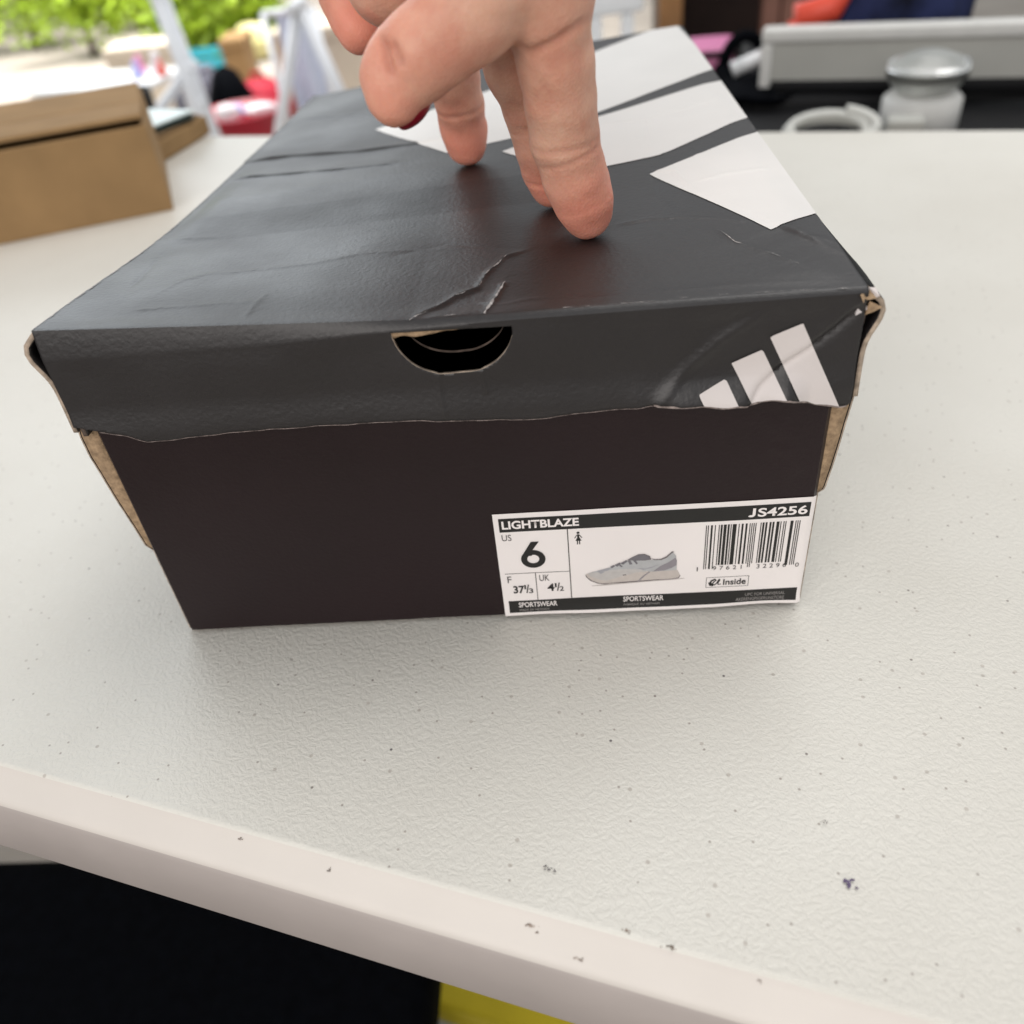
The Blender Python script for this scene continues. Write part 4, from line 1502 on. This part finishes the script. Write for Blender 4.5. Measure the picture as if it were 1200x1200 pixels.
lathe('pouch_body', [(0, .0004), (.045, .001), (.060, .015), (.055, wt0[2] - BZ - .025), (.03, wt0[2] - BZ - .010), (0, wt0[2] - BZ - .008)], M_BLACKFAB, bxs, 28,
      wob=lambda a, z: 1 + .08 * math.sin(3 * a + 20 * z) + .05 * math.sin(7 * a))
lathe('drawstring_collar', [(.012, wt0[2] - BZ - .012), (.016, wt0[2] - BZ - .009), (.012, wt0[2] - BZ - .0075)], M_BLACKFAB, bxs, 20)

# toys and navy bag behind the drawer
tp = at(970, 33, y=.86)
drz = zt + .0004
toy = thing('toy_blaster', 'coral red toy blaster with green tip lying on the black case behind the framed panel', 'toy', (tp[0] - .004, P1[1] + .045, drz))
tube('grip', [(-.045, 0, .004), (-.03, 0, .055)], [.010, .012], M_ORANGE, toy)
tube('barrel', [(-.035, 0, .060), (.0, 0, .066), (.022, .0, .105)], [.014, .015, .012], M_ORANGE, toy)
tube('muzzle', [(.0235, 0, .107), (.040, 0, .140)], [.010, .009], M_GREENPL, toy)
nb = at(1022, 20, y=.86)
nbag = thing('navy_bag', 'navy blue patterned fabric bag slumped on the black case behind the framed panel', 'bag', (nb[0] + .030, nb[1] + .040, drz))
lathe('bag_body', [(0, .0004), (.07, .0006), (.085, .03), (.080, .09), (.058, .15), (.02, .18), (0, .182)], M_NAVY, nbag, 40,
      wob=lambda a, z: 1 + .06 * math.sin(4 * a + 30 * z) + .04 * math.sin(9 * a - 20 * z))
tube('strap', [(-.05, 0, .15), (-.03, -.01, .20), (.03, -.01, .20), (.05, 0, .15)], .007, M_NAVY, nbag)

# ------------------------------------------------------------------ wooden cabinet on the floor further back
cy = 2.25
cl, cr2 = at(771, 10, y=cy)[0], at(1130, 10, y=cy - .2)[0]
cab2 = thing('wooden_cabinet', 'tall dark open wooden cabinet with orange and red brown posts behind the bench', 'cabinet', (0, cy, ZF), math.radians(-4))
ctop = 1.25
x1_, x2_, x3_, x4_ = cl, at(798, 10, y=cy)[0], at(890, 10, y=cy)[0], at(931, 10, y=cy)[0]
box('post', (x1_, 0, .0004), (x2_, .04, ctop), M_WOOD, cab2, .003)
box('post', (x3_, -.002, .0004), (x3_ + (x4_ - x3_) * .47, .04, ctop), M_WOODR, cab2, .003)
box('post', (x3_ + (x4_ - x3_) * .53, -.002, .0004), (x4_, .04, ctop), M_WOODR, cab2, .003)
box('post', (cr2, 0, .0004), (cr2 + .06, .04, ctop), M_WOODR, cab2, .003)
box('back_panel', (x1_ + .004, .42, .0004), (cr2 + .056, .44, ctop), M_WOODD, cab2)
box('end_panel', (x1_ + .002, .0405, .0008), (x1_ + .02, .4195, ctop), M_WOODD, cab2)
box('end_panel', (cr2 + .038, .0405, .0008), (cr2 + .058, .4195, ctop), M_WOODD, cab2)
for z in (.08, .38, 1.02):
    box('shelf', (x1_ + .021, .0408, z), (cr2 + .037, .419, z + .02), M_WOODD, cab2)

# white moulded chair back between hand and cabinet
wc = at(712, 35, y=1.75)
chair = thing('white_chair', 'white moulded plastic chair with slotted back behind the shoebox lid', 'chair', (wc[0], wc[1], ZF), math.radians(8))
ch = at(712, -12, y=1.75)[2] - ZF
for i, (a, b) in enumerate(((-.10, -.075), (-.035, -.010), (.030, .055))):
    box('back_slat', (a, 0, .40), (b, .02, ch - .045), M_WHITEPL, chair, .006, 3)
box('back_top', (-.12, -.003, ch - .0448), (.075, .024, ch), M_WHITEPL, chair, .01, 3)
box('seat', (-.17, -.38, .375), (.13, .03, .3995), M_WHITEPL, chair, .01, 3)
for a in (-.15, .10):
    for b in (-.36, .005):
        tube('leg', [(a, b, .374), (a * 1.1, b, .0004)], [.018, .015], M_WHITEPL, chair)

# ------------------------------------------------------------------ the bright yard on the left: things standing on the paving
def on_floor(px, y):
    P = at(px, 80, y=y)
    return P[0], P[1], ZF


def trestle(px_top, px_a, px_b, py_top, py_a, py_b, y, label_, spread=.30, kb=0.0):
    A = at(px_top, py_top, y=y)
    t = thing('folding_trestle', label_, 'trestle', (A[0], A[1], ZF))
    h = A[2] - ZF
    def foot(px, py, k0):
        q = at(px, py, y=y)
        z0, x0 = A[2] - k0 * h, A[0] + (fa * k0 if k0 else 0)
        return x0 - A[0] + (q[0] - x0) * (z0 - ZF) / (z0 - q[2])
    fa = foot(px_a, py_a, 0)
    kb = kb * (A[2] - at(px_a, py_a, y=y)[2]) / h
    fb = foot(px_b, py_b, kb)
    for dy in (0, spread):
        tube('leg', [(0, dy, h), (fa, dy, .0004)], .014, M_WHITEMETAL, t)
        tube('leg', [(fa * kb + .01, dy + .03, h * (1 - kb)), (fb, dy + .03, .0004)], .012, M_WHITEMETAL, t)
    tube('top_bar', [(0, -.05, h + .015), (0, spread + .08, h + .015)], .018, M_WHITEMETAL, t)
    tube('brace', [(fa * .45, -.002, h * .55), (fa * .45, spread, h * .55)], .009, M_WHITEMETAL, t)
    return t


trestle(178, 240, 165, -10, 150, 150, 2.6, 'white metal folding trestle whose legs straddle the low toy table', .07, .55)
trestle(346, 329, 384, 15, 132, 95, 2.9, 'white metal folding trestle with pale blue sheet hanging behind it', .06)

# pale sheet hanging on a line frame
s0, s1 = at(322, 50, y=3.5), at(348, 140, y=3.5)
sh = thing('hanging_sheet', 'pale blue plastic sheet draped over a rail behind the trestle', 'sheet', (0, 0, 0))
zt_ = s0[2] + .10
X, T = np.meshgrid(np.linspace(s0[0] + .02, at(372, 50, y=3.5)[0], 60), np.linspace(0, 1, 40))
Yw = 3.5 + .035 * np.sin((X - s0[0]) * 40) * (.3 + T) + .05 * T * np.sin(X * 13)
Z = zt_ - T * (zt_ - ZF - .004) + 0 * X
V, Fc = clip_grid(np.stack([X, Z], -1), np.stack([X, Yw, Z], -1), [lambda a, b: np.ones(np.shape(a))])
link('cloth', pymesh('cloth', V, Fc, True), M_LAVSHEET, sh)
tube('rail', [(s0[0] - .02, 3.5, zt_), (at(376, 50, y=3.5)[0], 3.5, zt_)], .012, M_WHITEMETAL, sh)
for xx in (s0[0] - .02, at(376, 50, y=3.5)[0]):
    tube('post', [(xx, 3.5, zt_), (xx, 3.5, ZF + .0004)], .012, M_WHITEMETAL, sh)

# red tub with bundles
q = at(287, 152, y=3.45)
tub = thing('red_tub', 'shallow red plastic tub filled with folded cloth bundles', 'tub', (q[0], q[1], ZF), .2)
th_ = at(287, 130, y=3.45)[2] - ZF
lathe('tub_wall', [(.0, .0006), (.13, .0006), (.15, th_ * .5), (.185, th_), (.192, th_ + .004), (.186, th_ + .006), (.145, th_ * .5), (.125, .012), (0, .012)], M_RED, tub, 48)
for px, yy, r, m, nm in ((266, 3.33, .045, M_WHITEFAB, 'white'), (276, 3.40, .034, M_LILAC, 'lilac'), (306, 3.42, .050, M_WHITEFAB, 'second white')):
    c = at(px, 132, y=yy)
    if nm == 'second white':
        lb = 'pale rolled towel bundle lying flat at the back of the red tub'
    else:
        lb = 'rounded %s cloth bundle on top in the red tub' % nm
    b_ = thing('cloth_bundle', lb, 'bundle', (c[0], c[1], ZF + th_ - .012), 0.4)
    hgt = r * (1.5 if nm != 'second white' else .8)
    lathe('bundle_body', [(0, .0), (r * .8, .004), (r, hgt * .45), (r * .75, hgt * .85), (r * .2, hgt), (0, hgt)], m, b_, 26, sx=1.4 if nm == 'second white' else 1.1,
          wob=lambda a, z: 1 + .07 * math.sin(3 * a + 50 * z) + .04 * math.sin(8 * a))
    tube('tie', [(r * .82 * 1.0 * math.cos(a), r * .82 * math.sin(a), hgt * .80) for a in np.linspace(0, 2 * math.pi, 25)], .004, m, b_, 8)
# red bean bag and dark bags behind
q = at(309, 120, y=3.95)
hb = at(309, 90, y=3.95)[2] - ZF
bb = thing('bean_bag', 'round dark red bean bag slumped behind the red tub', 'bean bag', (q[0], q[1], ZF))
lathe('bag_body', [(0, .0006), (.11, .001), (.135, hb * .3), (.12, hb * .7), (.06, hb * .95), (0, hb)], M_REDFAB, bb, 44, wob=lambda a, z: 1 + .05 * math.sin(5 * a + 9 * z))
tube('handle', [(-.03, 0, hb - .01), (-.02, 0, hb + .02), (.02, 0, hb + .02), (.03, 0, hb - .01)], .008, M_REDFAB, bb)
q = at(272, 118, y=3.80)
hb = at(276, 74, y=3.80)[2] - ZF
jb = thing('duffel_bag', 'black duffel bag standing on end against the bean bag', 'bag', (q[0], q[1], ZF))
lathe('bag_body', [(0, .0006), (.085, .001), (.095, .06), (.09, hb * .6), (.055, hb * .9), (0, hb)], M_BLACKFAB, jb, 36, wob=lambda a, z: 1 + .07 * math.sin(4 * a + 12 * z))
tube('strap', [(-.08, -.06, .1), (-.05, -.10, hb * .5), (-.02, -.06, hb * .9)], .010, M_BLACKFAB, jb)
q = at(240, 118, y=4.1)
hb = at(240, 80, y=4.1)[2] - ZF
gb = thing('grey_sack', 'slate grey fabric sack beside the black duffel bag', 'sack', (q[0], q[1], ZF))
lathe('sack_body', [(0, .0006), (.12, .001), (.135, hb * .4), (.12, hb * .8), (.07, hb), (0, hb * 1.01)], M_GREYFAB, gb, 36, wob=lambda a, z: 1 + .06 * math.sin(5 * a + 11 * z))
tube('neck_tie', [(.072 * math.cos(a), .072 * math.sin(a), hb * .985) for a in np.linspace(0, 2 * math.pi, 25)], .009, M_GREYFAB, gb, 8)
# teal crate
q = at(249, 76, y=5.2)
tc_ = thing('teal_crate', 'bright teal plastic crate on the paving near the shrubs', 'crate', (q[0], q[1], ZF), .15)
hb = max(.16, at(249, 50, y=5.2)[2] - ZF)
for k in range(3):
    z0 = .0006 + k * hb / 3
    for lo_, hi_ in (((-.10, -.07), (.10, -.058)), ((-.10, .058), (.10, .07)), ((-.10, -.0575), (-.088, .0575)), ((.088, -.0575), (.10, .0575))):
        box('slat', (lo_[0], lo_[1], z0), (hi_[0], hi_[1], z0 + hb / 3 - .012), M_TEAL, tc_, .002)
for sx_ in (-1, 1):
    for sy_ in (-1, 1):
        box('corner_post', (sx_ * .087 - .006, sy_ * .057 - .0055, .0008), (sx_ * .087 + .006 - .002 * (sx_ > 0), sy_ * .057 + .0004, hb - .004), M_TEAL, tc_)
# pale yellow cushion
q = at(299, 52, y=5.6)
cu = thing('yellow_cushion', 'plump pale yellow cushion leaning near the hanging sheet', 'cushion', (q[0], q[1], ZF), -.1)
hb = max(.18, at(299, 25, y=5.6)[2] - ZF)
lathe('cushion_body', [(0, .0006), (.10, .012), (.135, hb * .35), (.13, hb * .7), (.07, hb * .95), (0, hb)], M_PALEYEL, cu, 36, sx=1.0, sy=.5, wob=lambda a, z: 1 + .05 * math.cos(4 * a))
tube('piping', [(.137 * math.cos(a), .069 * math.sin(a), hb * .5) for a in np.linspace(0, 2 * math.pi, 40)], .006, M_PALEYEL, cu, 8)
# low white table with toys at far left
q = at(178, 92, y=3.1)
lt = thing('low_table', 'low white plastic table with small toys on top', 'table', (q[0], q[1], ZF), -.2)
hz_ = q[2] - ZF
box('table_top', (-.44, -.12, hz_ - .02), (.04, .20, hz_), M_WHITEPL, lt, .006, 3)
for a in (-.41, .01):
    for b in (-.09, .17):
        tube('leg', [(a, b, hz_ - .0205), (a * 1.05, b, .0004)], .012, M_WHITEPL, lt)
for px, py, r, m, lb in ((160, 78, .022, M_PINK, 'small pink toy on the low white table'), (176, 82, .026, M_WHITEFAB, 'small white plush toy on the low white table'),
                         (182, 88, .018, M_ORANGE, 'small coral toy on the low white table'), (165, 90, .02, M_LILAC, 'small lilac toy on the low white table')):
    dx = (px - 172) * .0031
    ty = thing('toy_figure', lb, 'toy', (q[0] - .02 + dx * 1.6, q[1] + .02 + (90 - py) * .008, q[2]))
    lathe('body', [(0, .0006), (r * .8, .001), (r, r * .8), (r * .6, r * 1.7), (0, r * 1.75)], m, ty, 20)
    lathe('head', [(0, r * 1.7), (r * .55, r * 1.95), (r * .6, r * 2.4), (r * .3, r * 2.8), (0, r * 2.85)], m, ty, 20)
q = at(158, 140, y=2.35)
pl = thing('white_pot', 'round white plastic pot with a dark band beside the trestle', 'pot', (q[0] - .01, q[1], ZF))
hb = at(158, 106, y=2.35)[2] - ZF
lathe('pot_wall', [(0, .0006), (.05, .0006), (.058, .02), (.070, hb * .88), (.066, hb * .88), (.05, .03), (0, .03)], M_WHITEPL, pl, 36)
lathe('rim', [(.0705, hb * .885), (.076, hb * .89), (.076, hb), (.068, hb), (.066, hb * .885)], M_BLACKPL, pl, 36)
# light cream garden wall behind
wl = thing('garden_wall', 'cream rendered garden wall closing off the yard', 'wall', (0, 0, 0))
box('wall_body', (-9.0, 9.6, ZF), (-.6, 9.8, 1.2), M_CREAM, wl, .02)
box('coping', (-9.05, 9.55, 1.2005), (-.55, 9.85, 1.28), M_CREAM, wl, .02)

# cream and tan cartons stacked in the yard
for px, py, y, w_, h_, m_, lb in ((176, 74, 4.6, .34, .24, M_CREAM, 'cream storage carton with flat lid standing in the yard behind the toy table'),
                                  (280, 62, 4.9, .12, .19, M_KRAFT, 'tall tan carton standing in the yard behind the black duffel bag'),
                                  (388, 84, 4.2, .42, .30, M_CREAM, 'wide cream storage carton standing in the yard beyond the hanging sheet')):
    q = at(px, py, y=y)
    ct = thing('storage_carton', lb, 'carton', (q[0], q[1], ZF), .12)
    box('carton_body', (-w_ / 2, -.14, .0006), (w_ / 2, .14, h_), m_, ct, .006)
    box('carton_lid', (-w_ / 2 - .006, -.146, h_ + .0005), (w_ / 2 + .006, .146, h_ + .05), m_, ct, .006)

# shrubs
def shrub(px, y, r, h, label_, seed, nleaf=1700):
    R_ = np.random.default_rng(seed)
    q = at(px, 20, y=y)
    t = thing('shrub', label_, 'shrub', (q[0], q[1], ZF), 0, 'shrubs at the end of the yard')
    tube('trunk', [(0, 0, .0004), (.02, .01, h * .4), (-.01, .02, h * .7)], [.025, .018, .008], M_BARK, t)
    V, Fc = [], []
    cl_ = [R_.normal(0, 1, 3) for _ in range(14)]
    cl_ = [c / np.linalg.norm(c) * R_.uniform(.35, .85) for c in cl_]
    for k in range(nleaf):
        c = cl_[R_.integers(len(cl_))] + R_.normal(0, .20, 3)
        p = np.array([c[0] * r, c[1] * r * .8, h * .46 + c[2] * h * .46])
        if p[2] < .02:
            p[2] = .02 + R_.uniform(0, .05)
        d = R_.normal(0, 1, 3); d /= np.linalg.norm(d)
        e = np.cross(d, R_.normal(0, 1, 3)); e /= np.linalg.norm(e)
        f = np.cross(d, e)
        l = R_.uniform(.04, .075); w_ = l * .32
        b = len(V)
        V += [p, p + d * l * .45 + e * w_ + f * l * .06, p + d * l, p + d * l * .45 - e * w_ + f * l * .06]
        Fc.append((b, b + 1, b + 2, b + 3))
    link('crown', pymesh('crown', V, Fc), M_LEAF, t)


for k, (px, y, r, h) in enumerate(((95, 6.4, .50, .9), (162, 7.4, .40, .8), (218, 5.3, .26, .70), (243, 5.7, .26, .75), (285, 5.9, .30, .70), (30, 7.0, .6, .9))):
    shrub(px, y, r, h, ('broad yellow green shrub beside the narrow shrub near the low toy table', 'leafy shrub growing far behind the low white toy table',
                        'narrow yellow green shrub growing behind the white folding trestle', 'dense narrow shrub growing right behind the teal crate',
                        'leafy shrub growing behind the pale yellow cushion', 'widest leafy shrub, growing at the far end of the yard')[k], 90 + k)

# ------------------------------------------------------------------ under the near edge of the table
st = thing('padded_stool', 'black padded stool tucked under the near edge of the folding table', 'stool', (0, 0, 0))
bm = bmesh.new()
box_bm(bm, (-.42, -.36, -.345), (.031, .10, -.300), .018, 4)
link('seat', bm_mesh('seat', bm, True), M_BLACKFAB, st)
for a in (-.38, -.01):
    for b in (-.32, .06):
        tube('leg', [(a, b, -.344), (a, b, ZF + .0004)], .012, M_BLACKPL, st)
yt = thing('yellow_tote', 'dark storage tote with bright yellow lid on the paving under the table', 'tote', (0, 0, 0), TA)
q0 = tloc(at(508, 1178, z=-.50))
box('tote_body', (q0[0] - .12, q0[1] + .012, ZF + .0004), (q0[0] + .42, q0[1] + .33, -.532), M_GREYPL, yt, .008, 3)
box('tote_lid', (q0[0] - .135, q0[1], -.5315), (q0[0] + .435, q0[1] + .345, -.50), M_YELLOW, yt, .006, 3)
